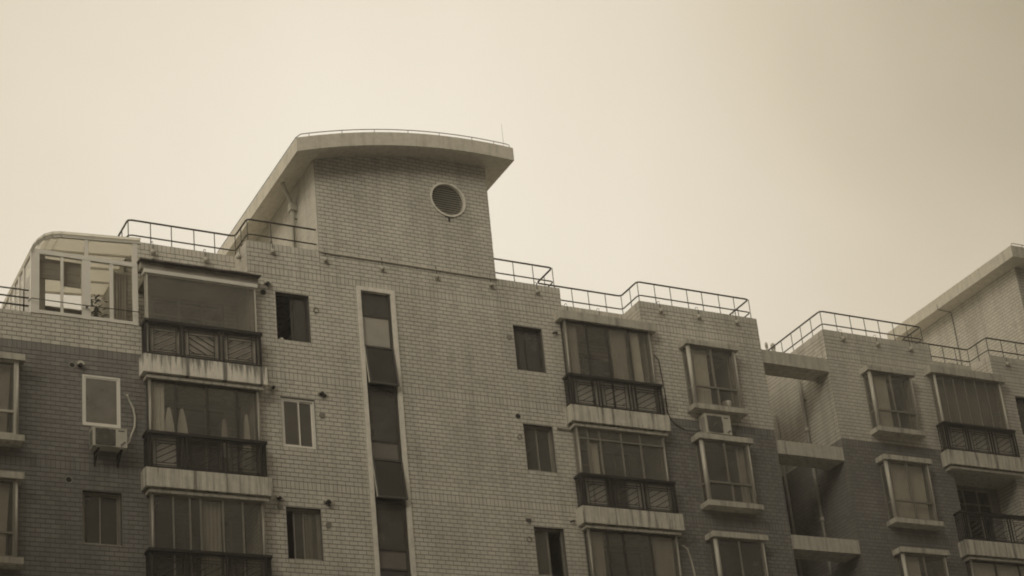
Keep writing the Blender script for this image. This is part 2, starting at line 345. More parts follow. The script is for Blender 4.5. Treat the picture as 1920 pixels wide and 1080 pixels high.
class Tiler:
    """collects the tiles of one building; the nearest become objects, the others one mesh"""
    def __init__(self): self.items = []      # (axis, off, sign, u0, u1, z0, z1, dark, wall)
    def face(self, wall, axis, off, sign, u0, u1, z0, z1, holes=(), dark_below=None, top_soldier=True, soldiers=True, circle=None, limit=None, shift=0.0):
        rows = []
        levels = [BAND + 2.8 * k for k in range(-3, 2)] if soldiers else []
        stops = sorted([s for s in levels if z0 < s - SOLD and s < z1 - .25], reverse=True)
        z = z1
        if top_soldier: rows.append((z - SOLD, z, -1)); z -= SOLD
        for s in stops + [z0]:
            n = max(1, round((z - s) / TH)); h = (z - s) / n if z - s > .03 else 0
            for i in range(n):
                if h: rows.append((z - h * (i + 1), z - h * i, i))
            z = s
            if s != z0: rows.append((z - SOLD, z, -1)); z -= SOLD
        for ri, (a, b, sol) in enumerate(rows):
            if b - a < .02: continue
            ri = sol; sol = sol < 0; jit = random.uniform(-.006, .006)
            pitch = TL / 2 if sol else TL
            part = [h for h in holes if h[1] > u0 and h[0] < u1 and (a < h[2] < b or a < h[3] < b)]
            # rows are only split beside an opening whose head or sill falls inside them
            zones = []; cur = u0
            for h in sorted(part):
                if h[0] > cur: zones.append((cur, h[0], [a, b]))
                zones.append((max(cur, h[0]), min(h[1], u1), sorted({a, b} | {z_ for z_ in (h[2], h[3]) if a < z_ < b}))); cur = max(cur, h[1])
            if cur < u1: zones.append((cur, u1, [a, b]))
            for zu0, zu1, ca, cb in [(q[0], q[1], x, y) for q in zones for x, y in zip(q[2], q[2][1:])]:
                mid = (ca + cb) / 2
                block = [(h[0], h[1]) for h in holes if h[2] <= mid <= h[3] and h[1] > zu0 and h[0] < zu1]
                if circle and abs(mid - circle[1]) < circle[2]:
                    w = math.sqrt(circle[2]**2 - (mid - circle[1])**2); block.append((circle[0] - w, circle[0] + w))
                free = []; cur = zu0
                for p, q in sorted(block):
                    if p > cur: free.append((cur, p))
                    cur = max(cur, q)
                if cur < zu1: free.append((cur, zu1))
                if cb - ca < .025: continue
                off0 = shift + (0 if (ri % 2 or sol) else -pitch * .5) + jit
                k0 = math.floor((u0 - off0) / pitch) - 1; k1 = math.ceil((u1 - off0) / pitch) + 1
                for k in range(k0, k1):
                    p = off0 + k * pitch; q = p + pitch
                    for (fa, fb) in free:
                        s0, s1 = max(p, fa), min(q, fb)
                        if s1 - s0 < .02: continue
                        if limit and cb > limit((s0 + s1) / 2) + .18: continue
                        dark = dark_below is not None and mid < dark_below
                        self.items.append((axis, off, sign, s0 + JV/2, s1 - JV/2, ca + JH/2, cb - JH/2, dark, wall))
    def corners(self, it, td):
        axis, off, sign, u0, u1, z0, z1 = it[:7]; o = off + sign * td
        if axis == 'y': return [(u0,off,z0),(u1,off,z0),(u1,off,z1),(u0,off,z1),(u0,o,z0),(u1,o,z0),(u1,o,z1),(u0,o,z1)]
        return [(off,u0,z0),(off,u1,z0),(off,u1,z1),(off,u0,z1),(o,u0,z0),(o,u1,z0),(o,u1,z1),(o,u0,z1)]
    def finish(self, root, count=300):
        scored = []
        for i, it in enumerate(self.items):
            c = Vector((0, 0, 0))
            for p in self.corners(it, TD)[4:]: c += Vector(p) / 4
            ok, z = in_frame(c, -8)
            if ok and it[0] == 'y' and it[4] - it[3] > TL - JV - 1e-3 and it[6] - it[5] > .082 and it[6] - it[5] < .1 and c.y < .01 and c.z > 16.3: scored.append((z, i))
        scored.sort(); pick = {i for _, i in scored[:count]}
        shared = {}
        for i in sorted(pick):
            it = self.items[i]; key = (it[7], round(it[6] - it[5], 4))
            if key not in shared:
                w, h = (it[4] - it[3]) / 2, (it[6] - it[5]) / 2
                mb = MB(); mb.v = [(-w,0,-h),(w,0,-h),(w,0,h),(-w,0,h),(-w,-TD,-h),(w,-TD,-h),(w,-TD,h),(-w,-TD,h)]
                mb.f = [(4,5,6,7),(0,1,5,4),(1,2,6,5),(2,3,7,6),(3,0,4,7)]
                shared[key] = mb.mesh('brick', M['tile_dark' if it[7] else 'tile'])
            o = bpy.data.objects.new('brick', shared[key]); COL.objects.link(o)
            o.parent = it[8]; wl = it[8]; base = Vector((0, 0, 0)); q = wl
            while q is not None: base += q.location; q = q.parent
            o.location = Vector(((it[3] + it[4]) / 2, it[1] - random.uniform(0, .0015), (it[5] + it[6]) / 2)) - base
        v = []; fc = []; mi = []
        for i, it in enumerate(self.items):
            if i in pick: continue
            n = len(v); v += self.corners(it, TD + random.uniform(-.0015, .0015))
            fc += [(n+4,n+5,n+6,n+7),(n,n+1,n+5,n+4),(n+1,n+2,n+6,n+5),(n+2,n+3,n+7,n+6),(n+3,n,n+4,n+7)]; mi += [1 if it[7] else 0] * 5
        me = bpy.data.meshes.new('brickwork'); me.from_pydata(v, [], fc); me.materials.append(M['tile']); me.materials.append(M['tile_dark'])
        me.polygons.foreach_set('material_index', mi); me.update()
        o = link('brickwork', me, root); o['kind'] = 'stuff'; return len(self.items)

def wall_cells(mb, axis, y0, y1, u0, u1, z0, z1, holes):
    us = sorted({u0, u1} | {h[i] for h in holes for i in (0, 1) if u0 < h[i] < u1})
    zs = sorted({z0, z1} | {h[i] for h in holes for i in (2, 3) if z0 < h[i] < z1})
    for za, zb in zip(zs, zs[1:]):
        run = None
        for ua, ub in zip(us, us[1:]):
            solid = not any(h[0] <= (ua+ub)/2 <= h[1] and h[2] <= (za+zb)/2 <= h[3] for h in holes)
            if solid: run = (run[0], ub) if run else (ua, ub)
            if (not solid or ub == us[-1]) and run:
                if axis == 'y': mb.box(run[0], run[1], y0, y1, za, zb)
                else: mb.box(y0, y1, run[0], run[1], za, zb)
                run = None

def tiled_wall(root, tiler, axis, off, sign, u0, u1, z1, holes=(), z0=0.0, thick=.2, dark=None, top_soldier=True, tz0=None, **kw):
    """a wall whose tiled face lies at off and looks along sign on the axis"""
    mb = MB(); y0, y1 = (off, off - sign * thick); wall_cells(mb, axis, min(y0, y1), max(y0, y1), u0, u1, z0, z1, holes)
    w = mb.build('wall', M['mortar'], root)
    tiler.face(w, axis, off, sign, u0, u1, max(tz0 or TILE_BOTTOM, z0), z1, holes, dark, top_soldier, **kw)
    return w

# ------------------------------------------------------------------ ground
g = MB(); g.v = [(-900,-900,0),(900,-900,0),(900,900,0),(-900,900,0)]; g.f = [(0,1,2,3)]
tag(g.build('ground', M['asphalt']), kind='structure')

# ------------------------------------------------------------------ window pieces
def glazing(parent, x0, x1, z0, z1, y, mull=(), transoms=(), fw=.05, mw=.04, fd=.06, fmat='alu', gmat='glass', skip=(), gmats=None, mull_low=None):
    """frame with mullions; every pane is an object. y is the outer face"""
    fb = MB()
    fb.box(x0, x1, y, y+fd, z1-fw, z1); fb.box(x0, x1, y, y+fd, z0, z0+fw)
    fb.box(x0, x0+fw, y+.002, y+fd-.002, z0+fw, z1-fw); fb.box(x1-fw, x1, y+.002, y+fd-.002, z0+fw, z1-fw)
    zs = [z0+fw] + sorted(transoms) + [z1-fw]
    for t in transoms: fb.box(x0+fw, x1-fw, y-.004, y+fd-.004, t-mw/2, t+mw/2)
    k = 0
    for j, (za, zb) in enumerate(zip(zs, zs[1:])):
        ml = mull_low if (mull_low is not None and j == 0 and len(zs) > 2) else mull
        a0 = za + (mw/2 if j else 0); b0 = zb - (mw/2 if j < len(zs)-2 else 0)
        for mx in ml: fb.box(mx-mw/2, mx+mw/2, y+.003, y+fd-.003, a0, b0)
        xs = [x0+fw] + list(ml) + [x1-fw]
        for i, (xa, xb) in enumerate(zip(xs, xs[1:])):
            pa = xa + (mw/2 if i else 0); pb = xb - (mw/2 if i < len(xs)-2 else 0)
            if k not in skip:
                yo = y + fd*.5 + (.012 if i % 2 else -.004)
                MB().box(pa, pb, yo, yo+.006, a0, b0).build('pane', M[(gmats or {}).get(k, gmat)], parent)
            k += 1
    return fb.build('frame', M[fmat], parent)

def punched_window(root, x0, x1, z0, z1, fmat='alu', gmat='glass', mid=None, open_side=None, y=.10, fw=.045, sill=True, slide=.06):
    """sliding window set back in the wall: outer frame is the part; sashes and panes are its sub-parts"""
    fb = MB(); fd = .07
    fb.box(x0, x1, y, y+fd, z1-fw, z1); fb.box(x0, x1, y, y+fd, z0, z0+fw)
    fb.box(x0, x0+fw, y+.002, y+fd-.002, z0+fw, z1-fw); fb.box(x1-fw, x1, y+.002, y+fd-.002, z0+fw, z1-fw)
    w = fb.build('window', M[fmat], root)
    mid = mid if mid is not None else (x0+x1)/2
    spans = [(x0+fw, mid+.02, y+.012), (mid-.02, x1-fw, y+.036)]
    if open_side == 'left': spans = [(mid-.02, x1-fw, y+.036), (mid+slide, x1-fw-.002, y+.012)]
    if open_side == 'right': spans = [(x0+fw, mid+.02, y+.012), (x0+fw+.05, mid+.06, y+.036)]
    for (a, b, yy) in spans:
        s = MB(); t = .032
        s.box(a, b, yy, yy+.022, z1-fw-t, z1-fw); s.box(a, b, yy, yy+.022, z0+fw, z0+fw+t)
        s.box(a, a+t, yy, yy+.022, z0+fw+t, z1-fw-t); s.box(b-t, b, yy, yy+.022, z0+fw+t, z1-fw-t)
        s.build('sash', M[fmat], w)
        MB().box(a+t, b-t, yy+.008, yy+.013, z0+fw+t, z1-fw-t).build('pane', M[gmat], w)
    if sill: MB().box(x0+.004, x1-.004, .004, y-.002, z0-.02, z0+.012).build('sill', M['concrete'], w)
    return w

def curtain(x0, x1, z0, z1, y, label, mat='curtain', folds=9, amp=.022, lean=0.0, name='curtain'):
    n = folds * 6; v = []; fc = []
    for j in range(5):
        t = j / 4; z = z1 + (z0 - z1) * t
        for i in range(n+1):
            s = i / n; x = x0 + (x1 - x0) * s * (1 - .06 * t * (1 if lean >= 0 else -1)) + lean * t
            v.append((x, y + amp * (math.sin(2*math.pi*folds*s + 1.9*math.sin(4.3*s + x0)) + .6*math.sin(2*math.pi*folds*.53*s + x0*7)) * (.55 + .35*math.sin(3.1*s + x0*3)) * (.7 + .4*t), z + .01*math.sin(9*s)))
    for j in range(4):
        for i in range(n): a = j*(n+1)+i; fc.append((a, a+1, a+n+2, a+n+1))
    me = bpy.data.meshes.new(name); me.from_pydata(v, [], fc); me.materials.append(M[mat]); me.update()
    for p in me.polygons: p.use_smooth = True
    return tag(link(name, me, None), label, 'curtain')

# ------------------------------------------------------------------ balconies
def lattice(x0, x1, z0, z1, y, flip, t=.015):
    """iron panel: frame, close top bars and diagonal hatching inside an inner rectangle"""
    mb = MB(); w = x1-x0
    for z in (z1-.075, z1-.15, z0+.045): mb.box(x0, x1, y, y+t, z-t/2, z+t/2)
    for x in (x0+w*.12, x1-w*.12): mb.box(x-t/2, x+t/2, y+.002, y+t-.002, z0, z1-.075)
    a, b, c, e = x0+w*.12, x1-w*.12, z0+.11, z1-.215
    mb.box(a, b, y+.001, y+t-.001, c-t/2, c+t/2); mb.box(a, b, y+.001, y+t-.001, e-t/2, e+t/2)
    ht = e-c; k = ht*1.75; n = 5                            # diagonals rise ht over a run of k
    for i in range(n):
        s = a - k + (b - a + k) * (i + .5) / n
        p, q = (s, c), (s+k, e)
        if p[0] < a: p = (a, c + ht*(a-s)/k)
        if q[0] > b: q = (b, c + ht*(b-s)/k)
        if q[0]-p[0] < .02: continue
        if flip: p, q = (a+b-p[0], p[1]), (a+b-q[0], q[1])
        mb.bar((p[0], y+t/2, p[1]), (q[0], y+t/2, q[1]), t*1.3, t*.8)
    return mb

def railing(bal, X0, X1, zs, flips=(False, True, False), y=-.325, board=False):
    """three lattice panels between double posts under a heavy handrail; X0,X1 the slab ends"""
    x0, x1 = X0+.06, X1-.10; zt = zs+.90
    h = MB(); h.box(x0-.02, x1+.02, y-.03, y+.06, zt-.07, zt); h.box(x0-.02, x0+.05, y+.061, .03, zt-.068, zt-.002); h.box(x1-.05, x1+.02, y+.061, .03, zt-.068, zt-.002)
    h.box(x0, x1, y-.005, y+.035, zt-.115, zt-.085)
    h.build('handrail', M['iron'], bal)
    MB().box(x0, x1, y, y+.035, zs+.03, zs+.055).build('bottom_rail', M['iron'], bal)
    w = x1-x0; posts = [x0+.02, x0+.10, x0+w*.31-.045, x0+w*.31+.045, x0+w*.645-.05, x0+w*.645+.05, x1-.13, x1-.02]
    for p in posts: MB().box(p-.017, p+.017, y-.004, y+.03, zs-.01, zt-.07).build('railing_post', M['iron'], bal)
    for i, (a, b) in enumerate(((posts[1], posts[2]), (posts[3], posts[4]), (posts[5], posts[6]))):
        lattice(a+.02, b-.02, zs+.04, zt-.07, y+.004, flips[i]).build('railing_panel', M['iron'], bal)
    if board:
        for a, b in zip((x0+.09, x0+w*.31, x0+w*.645), (x0+w*.31-.004, x0+w*.645-.004, x1-.05)): MB().box(a, b, y+.05, y+.07, zs+.05, zt-.09).build('backing_board', M['board'], bal)
    for xx in (x0+.008, x1-.026):                            # side panels back to the wall
        s = MB()
        for k in range(4): s.box(xx, xx+.018, y+.08+k*.07, y+.095+k*.07, zs, zt-.07)
        for z in (zs+.10, zt-.15, zt-.22): s.box(xx+.001, xx+.017, y+.03, .02, z-.008, z+.008)
        s.build('side_panel', M['iron'], bal)

def balcony_slab(root, X0, X1, zs, R0, R1, mat='concrete_stained'):
    """upstand slab with a stepped cornice below; zs the top of the upstand"""
    mb = MB(); mb.box(X0, X1, -.35, .04, zs-.45, zs); mb.box(R0+.001, R1-.001, .041, .90, zs-.42, zs-.06)
    b = mb.build('balcony', M[mat], root)
    c = MB(); c.box(X0+.12, X1-.11, -.215, .03, zs-.495, zs-.452); c.box(X0+.085, X1-.075, -.285, .03, zs-.565, zs-.4955)
    c.box(R0+.002, R1-.002, .031, .895, zs-.555, zs-.425)
    c.build('cornice', M['concrete'], b); return b

def hood(bal, X0, X1, z0, z1, R0, R1, mat='concrete', y=-.30):
    mb = MB(); mb.box(X0, X1, y, .04, z0, z1); mb.box(R0+.002, R1-.002, .041, .90, z0+.02, z1-.05)
    return mb.build('hood', M[mat], bal)

def side_glass(bal, x, z0, z1, y, fmat='alu', gmat='glass'):
    fb = MB(); fb.box(x-.02, x+.02, y+.065, -.01, z1-.05, z1-.002); fb.box(x-.02, x+.02, y+.065, -.01, z0+.002, z0+.05); fb.box(x-.018, x+.018, -.05, -.012, z0+.05, z1-.05)
    fb.build('side_frame', M[fmat], bal); MB().box(x-.003, x+.003, y+.066, -.05, z0+.05, z1-.05).build('pane', M[gmat], bal)

def inner_door(root, R0, R1, zf, fmat='alu'):
    """door and window frame at the back of the loggia"""
    x0, x1 = R0+.35, R1-.35; fb = MB()
    for x in (x0, x0+(x1-x0)*.36, x0+(x1-x0)*.68, x1-.05): fb.box(x, x+.05, .84, .90, zf+.05, zf+2.2)
    fb.box(x0, x1, .842, .898, zf+2.15, zf+2.2); fb.box(x0+.05, x1-.05, .842, .898, zf+1.7, zf+1.74)
    return fb.build('door_frame', M[fmat], root)

# ------------------------------------------------------------------ shared pieces of both units
ZP = 24.0                                     # parapet top
def roof_top(x):                              # curved eave, left unit
    t = (x - 14.82) / 6.17
    return 26.79 + 2.185*t - 1.23*t*t
MIR = 59.60                                   # the right unit mirrors the left one: X' = MIR - X
def storeys(n, k0=0): return [(k, -2.8*k) for k in range(k0, n)]

def tower(root, tiler, fx, x0, x1, vent_x=None):
    """stair tower above the parapet with curved monopitch roof slab; fx maps left-unit X to this unit"""
    lim = lambda u: roof_top(fx(u)) - .39
    a, b = min(fx(x0), fx(x1)), max(fx(x0), fx(x1))
    if vent_x is None: vent = None
    else: vent = (vent_x, 26.14, .50)
    return a, b, lim, vent

def roof_slab(root, fx):
    n = 36; xs = [14.84 + 6.15*i/n for i in range(n+1)]
    prof = [(fx(x), roof_top(x)) for x in xs] + [(fx(x), roof_top(x)-.39) for x in reversed(xs)]
    mb = MB(); y0, y1 = -.6, 5.9; N_ = len(prof); h = n+1
    mb.v = [(x, y0, z) for x, z in prof] + [(x, y1, z) for x, z in prof]
    for i in range(n):
        t0, t1 = i, i+1; b0, b1 = N_-1-i, N_-2-i
        mb.f += [(t0, t1, b1, b0), (N_+t0, N_+b0, N_+b1, N_+t1), (t0, N_+t0, N_+t1, t1), (b0, b1, N_+b1, N_+b0)]
    mb.f += [(0, N_-1, 2*N_-1, N_), (n, N_+n, N_+n+1, n+1)]
    roof = mb.build('tower_roof', M['eave'], root)
    # lightning conductor on short stand-offs round the roof edge
    e = .05; top = lambda x: roof_top(x) + .11
    path = [(fx(14.84+e), 5.8, top(14.84))] + [(fx(14.84+e), y, top(14.84)) for y in (4, 2, 0)] + [(fx(14.84+e), -.42, top(14.84)), (fx(14.98), -.55, top(14.98))]
    path += [(fx(x), -.55, top(x)) for x in xs[2:-1]] + [(fx(20.90), -.55, top(20.9)-.01), (fx(20.93), -.55, roof_top(20.9)+.0)]
    MB().tube(path, .011, 6).build('conductor_wire', M['rail'], roof)
    for y in (-.2, .7, 1.6, 2.5, 3.4, 4.3, 5.2):
        MB().tube([(fx(14.84+e), y, roof_top(14.84)-.02), (fx(14.84+e), y, top(14.84))], .009, 6).build('conductor_support', M['rail'], roof)
    for x in (15.2, 16.1, 17.0, 17.95, 18.85, 19.8, 20.45):
        MB().tube([(fx(x), -.55, roof_top(x)-.02), (fx(x), -.55, top(x)-.02), (fx(x)-.015, -.55, top(x))], .009, 6).build('conductor_support', M['rail'], roof)
    return roof

def tower_front(root, tiler, fx, x0, x1, vent, low_holes, zlow):
    lim = lambda u: roof_top(fx(u)) - .39
    mb = MB(); wall_cells(mb, 'y', 0, .2, x0, x1, zlow, 25.6, low_holes)
    n = 49
    for i in range(n):
        a = x0 + (x1-x0)*i/n; b = x0 + (x1-x0)*(i+1)/n; zt = min(lim(a), lim(b)) + .12
        segs = [(25.6, zt)]
        if vent and b > vent[0]-.55 and a < vent[0]+.55: segs = [(25.6, vent[1]-.55), (vent[1]+.55, zt)]
        for s0, s1 in segs: mb.box(a, b, 0, .2, s0, s1)
    if vent:                                   # plate with a round hole fills what the columns leave
        cs = [x0 + (x1-x0)*i/n for i in range(n+1)]
        L0 = max(c for c in cs if c <= vent[0]-.55 + 1e-6) if any(c <= vent[0]-.55 for c in cs) else x0
        R0 = min(c for c in cs if c >= vent[0]+.55 - 1e-6)
        K = 64; base = len(mb.v)
        for k in range(K):
            an = 2*math.pi*k/K; ca, sa = math.cos(an), math.sin(an)
            ex = (R0-vent[0]) if ca > 0 else (vent[0]-L0); ez = .55
            s = min(ex/abs(ca) if abs(ca) > 1e-6 else 9, ez/abs(sa) if abs(sa) > 1e-6 else 9)
            for y in (0.0, .2): mb.v += [(vent[0]+.47*ca, y, vent[1]+.47*sa), (vent[0]+s*ca, y, vent[1]+s*sa)]
        for k in range(K):
            A = base+4*k; B = base+4*((k+1) % K)
            mb.f += [(A, A+1, B+1, B), (A+2, B+2, B+3, A+3), (A, B, B+2, A+2)]
    w = mb.build('wall', M['mortar'], root)
    tiler.face(w, 'y', 0.0, -1, x0, x1, BAND+2.8, 27.75, (), None, False, True, vent, lim)
    return w

def centre_wall(root, tiler, x0, x1, t0, t1, fx, vent, holes):
    """middle of the front: parapet, tower, parapet; one field of tiles runs below all three"""
    inn = lambda a, b: [h for h in holes if h[0] >= a and h[1] <= b]
    for a, b in ((x0, t0), (t1, x1)):
        mb = MB(); wall_cells(mb, 'y', 0, .2, a, b, 0, ZP, inn(a, b)); w = mb.build('wall', M['mortar'], root)
        tiler.face(w, 'y', 0.0, -1, a, b, BAND+2.8, ZP)
    w = tower_front(root, tiler, fx, t0, t1, vent, inn(t0, t1), 0.0)
    tiler.face(w, 'y', 0.0, -1, x0, x1, TILE_BOTTOM, BAND+2.8, holes)

def tower_sides(root, tiler, fx, x0, x1):
    for x, sg in ((x0, -1), (x1, 1)):
        zt = min(roof_top(fx(x)), roof_top(fx(x + sg*-.2))) - .30
        w = MB().box(x, x-sg*.2, .201, 5.3, 23.0, zt).build('wall', M['mortar'], root)
        tiler.face(w, 'x', x, sg, 0.0, 5.3, 23.2, zt, (), None, False, True)
    MB().box(x0+.2, x1-.2, 5.1, 5.3, 23.0, 26.6).build('wall', M['mortar'], root)

def shell(root, x0, x1, parts, ztop=23.3, skip_gap=None):
    """floors, party walls and back wall: what one looks into through the windows"""
    for k in range(0, 5):
        z = 20.37 - 2.8*k
        MB().box(x0+.2, x1-.2, .95, 8.8, z-.15, z).build('floor_slab', M['interior'], root)
    for x in parts: MB().box(x-.06, x+.06, .90, 8.8, 6.0, ztop-.01).build('party_wall', M['plaster'], root)
    MB().box(x0, x1, 8.8, 9.0, 0, ztop).build('wall', M['mortar'], root)

def bay_window(root, X0, X1, zh, fmat='alu', gmat='glass', mid=None, low_mid=None, gmats=None, hmat='concrete', transom=True):
    z0 = zh - 1.78
    mb = MB(); mb.box(X0, X1, -.40, .04, z0-.14, z0); b = mb.build('bay_window', M[hmat], root)
    h = MB(); h.box(X0, X1, -.40, .04, zh, zh+.15); h.build('hood', M[hmat], b)
    a, e = X0+.07, X1-.12; y = -.335; mid = mid or (a+e)/2 - .03
    glazing(b, a+.06, e-.05, z0+.002, zh-.002, y, (mid,), (z0+.56,) if transom else (), .05, .05, .06, fmat, gmat, gmats=gmats, mull_low=((low_mid or mid),))
    MB().tube([(a+.045, y+.045, z0), (a+.045, y+.045, zh)], .058, 12).build('corner_post', M['alu_pale'], b, True)
    MB().tube([(e-.03, y+.04, z0), (e-.03, y+.04, zh)], .042, 12).build('corner_post', M['alu_pale'], b, True)
    for x in (a+.04, e-.03):
        fb = MB(); fb.box(x-.02, x+.02, -.05, -.012, z0, zh); fb.box(x-.018, x+.018, y+.08, -.051, z0+.53, z0+.58); fb.box(x-.018, x+.018, y+.08, -.051, z0+.001, z0+.04); fb.box(x-.018, x+.018, y+.08, -.051, zh-.04, zh-.001)
        fb.build('side_frame', M[fmat], b)
        MB().box(x-.003, x+.003, y+.08, -.05, z0+.04, zh-.04).build('pane', M[gmat], b)
    return b

def air_conditioner(x0, x1, z0, z1, yf, yb, label, brackets=True):
    t = empty('air_conditioner', ((x0+x1)/2, yb, z0), label, 'air conditioner')
    w, h = x1-x0, z1-z0
    mb = MB(); mb.box(x0, x1, yf, yb, z0+.03, z1-.02); mb.box(x0-.006, x1+.006, yf-.008, yb+.004, z1-.019, z1)
    for xx in (x0+.08, x1-.16): mb.box(xx, xx+.08, yf+.03, yb-.03, z0, z0+.029)
    mb.build('casing', M['plastic'], t)
    cx, cz, rad = x0+w*.36, (z0+z1)/2+.005, min(h*.42, w*.30)
    MB().box(x0+w*.07, x0+w*.66, yf-.006, yf-.001, z0+h*.10, z1-h*.09).build('fan_recess', M['grille'], t)
    g_ = MB()
    for q in (.35, .6, .82, 1.0): g_.ring((cx, cz), rad*q-.006, rad*q+.004, yf-.022, yf-.012, 28)
    for k in range(8):
        an = math.pi*k/8; g_.bar((cx-rad*math.cos(an), yf-.016, cz-rad*math.sin(an)), (cx+rad*math.cos(an), yf-.016, cz+rad*math.sin(an)), .007)
    g_.build('fan_guard', M['alu'], t)
    s = MB()
    for k in range(9): s.box(x0-.008, x0-.001, yf+.04, yb-.04, z0+h*.14+k*h*.085, z0+h*.14+k*h*.085+.012)
    s.build('side_louvre', M['grille'], t)
    MB().box(x0+w*.74, x0+w*.93, yf-.004, yf-.0005, z1-h*.17, z1-h*.12).build('maker_strip', M['grille'], t)
    v_ = MB()
    for k in range(3): v_.box(x1-.14+k*.035, x1-.115+k*.035, yf-.018, yf-.001, z0+.07+k*.03, z0+.105+k*.03)
    v_.build('valve_cover', M['grille'], t)
    if brackets:
        for xx in (x0+.13, x1-.11):
            b = MB(); b.box(xx-.018, xx+.018, yf+.02, -.011, z0-.035, z0-.002); b.box(xx-.016, xx+.016, -.045, -.012, z0-.30, z0-.036)
            b.bar((xx, yf+.06, z0-.03), (xx, -.03, z0-.27), .026); b.build('bracket', M['iron'], t)
    return t

def wall_vents(root, items):
    for kind, x, z, rad in items:
        if kind == 'hole':
            v_ = MB().disc((x, z), rad, -.014, .06).build('vent_hole', M['hole'], root)
            MB().ring((x, z), rad, rad+.012, -.016, .01, 20).build('rim', M['pipe'], v_)
        elif kind == 'cap':
            MB().disc((x, z), rad, -.03, .02).build('vent_cap', M['alu'], root)
        elif kind == 'rim':
            MB().ring((x, z), rad*.8, rad, -.03, .02, 20).build('vent_rim', M['alu'], root)
        elif kind == 'square':
            v_ = MB().box(x-rad, x+rad, -.03, .02, z-rad*.7, z+rad).build('vent_box', M['pipe'], root)
            MB().prism([(x-rad*.8, z-rad*.2), (x+rad*.8, z-rad*.2), (x+rad*.7, z-rad*1.1), (x, z-rad*1.35), (x-rad*.7, z-rad*1.1)], -.045, -.031).build('flap', M['grille'], v_)
        elif kind == 'hood':
            pts = [(x-rad, z-rad*.3)] + [(x+rad*math.cos(a_), z+rad*math.sin(a_)*.9) for a_ in [math.pi - math.pi*k/10 for k in range(11)]] + [(x+rad, z-rad*.3)]
            v_ = MB().prism(pts, -.11, .02).build('vent_hood', M['plastic'], root)
            MB().disc((x, z-rad*.42), rad*.56, -.114, -.05, 16).build('vent_mouth', M['hole'], v_)
        elif kind == 'stub':
            MB().tube([(x+.09, .03, z+.02), (x+.07, -.06, z+.02), (x-.01, -.08, z), (x-.06, -.08, z-.03)], .026, 8).build('pipe_stub', M['rail'], root)

def roof_railing(pts, label, ends=(False, False)):
    """two rails on thin posts along the parapet"""
    t = empty('roof_railing', (pts[0][0], pts[0][1], ZP), label, 'railing', 'railings along the roof edge')
    def rounded(z):
        o = []
        for i, p in enumerate(pts):
            p = Vector((p[0], p[1], z))
            if 0 < i < len(pts)-1:
                a = (Vector((pts[i-1][0], pts[i-1][1], z)) - p).normalized(); b = (Vector((pts[i+1][0], pts[i+1][1], z)) - p).normalized()
                o += [p + a*.09, p + a*.025 + b*.025, p + b*.09]
            else: o.append(p)
        return o
    MB().tube(rounded(ZP+.65), .024, 8).build('top_rail', M['rail'], t, True)
    MB().tube(rounded(ZP+.235), .019, 8).build('lower_rail', M['rail'], t, True)
    for i, (a, b) in enumerate(zip(pts, pts[1:])):
        a = Vector((a[0], a[1], 0)); b = Vector((b[0], b[1], 0)); ln_ = (b-a).length; n = max(1, round(ln_/.52))
        for k in range(n + (1 if i == len(pts)-2 else 0)):
            if (k == 0 and i == 0 and not ends[0]) or (k == n and not ends[1]): continue
            p = a + (b-a)*(k/n) + Vector((random.uniform(-.02, .02), 0, 0))*(0 < k < n)
            MB().tube([(p.x, p.y, ZP-.04), (p.x, p.y, ZP+.65)], .0125, 6).build('post', M['rail'], t)
    return t

def parapet_lamp(x, yw, z, label, axis='y'):
    """small spot hung on a conduit that hooks over the parapet; yw is the wall face"""
    t = empty('parapet_lamp', (x, yw, ZP), label, 'lamp', 'small lamps hung from the parapet')
    fy = (lambda dx, dy, dz: (x+dx, yw+dy, dz)) if axis == 'y' else (lambda dx, dy, dz: (x+dy, yw-dx, dz))
    MB().tube([fy(.0, .12, ZP-.02), fy(.0, .10, ZP+.06), fy(.0, .04, ZP+.09), fy(.005, -.03, ZP+.05), fy(.008, -.035, ZP-.05), fy(.006, -.035, z+.06)], .008, 6).build('conduit', M['rail'], t)
    MB().tube([fy(0, -.035, z+.075), fy(0, -.04, z+.05), fy(0, -.065, z), fy(0, -.085, z-.045), fy(0, -.09, z-.06)], [.018, .045, .065, .05, .03], 10).build('lamp_body', M['pipe'], t, True)
    MB().tube([fy(0, -.012, z+.02), fy(0, -.05, z+.01)], .045, 10).build('mount', M['alu_dark'], t)
    return t

# ------------------------------------------------------------------ the near unit
A = empty('apartment_building', (17.97, 4.0, 0), 'tiled apartment block with round vent in its curved roof stair tower', 'building')
TA = Tiler(); ident = lambda x: x
W1 = [(14.31, 15.16, 21.40 + dz, 22.68 + dz) for k, dz in storeys(4)]
W2 = [(20.76, 21.60, 21.40 + dz, 22.68 + dz) for k, dz in storeys(4)]
STAIR = (16.535, 17.345, 5.0, 23.06)
SURR = [(16.425, 17.455, 5.0, 23.16)]
centre_wall(A, TA, 13.64, 22.29, 15.51, 20.40, ident, (19.20, 26.14, .50), W1 + SURR + W2)
tower_sides(A, TA, ident, 15.51, 20.40)
roof_slab(A, ident)
BR, BL = (22.02, 25.00, 22.29, 24.75), (10.95, 13.88, 11.17, 13.64)
loggia = lambda b: [(b[2]+.35, b[3]-.35, 20.37 + dz + .02, 22.57 + dz) for k, dz in storeys(4)]
tiled_wall(A, TA, 'y', .87, -1, 22.29, 24.75, ZP, loggia(BR), dark=BAND)
tiled_wall(A, TA, 'y', .87, -1, 10.94, 13.64, ZP, loggia(BL), dark=BAND)
tiled_wall(A, TA, 'x', 13.64, -1, .201, .869, ZP, thick=.18); TA.face(A.children[-1], 'x', 13.64, -1, 0.0, .2, TILE_BOTTOM, ZP)
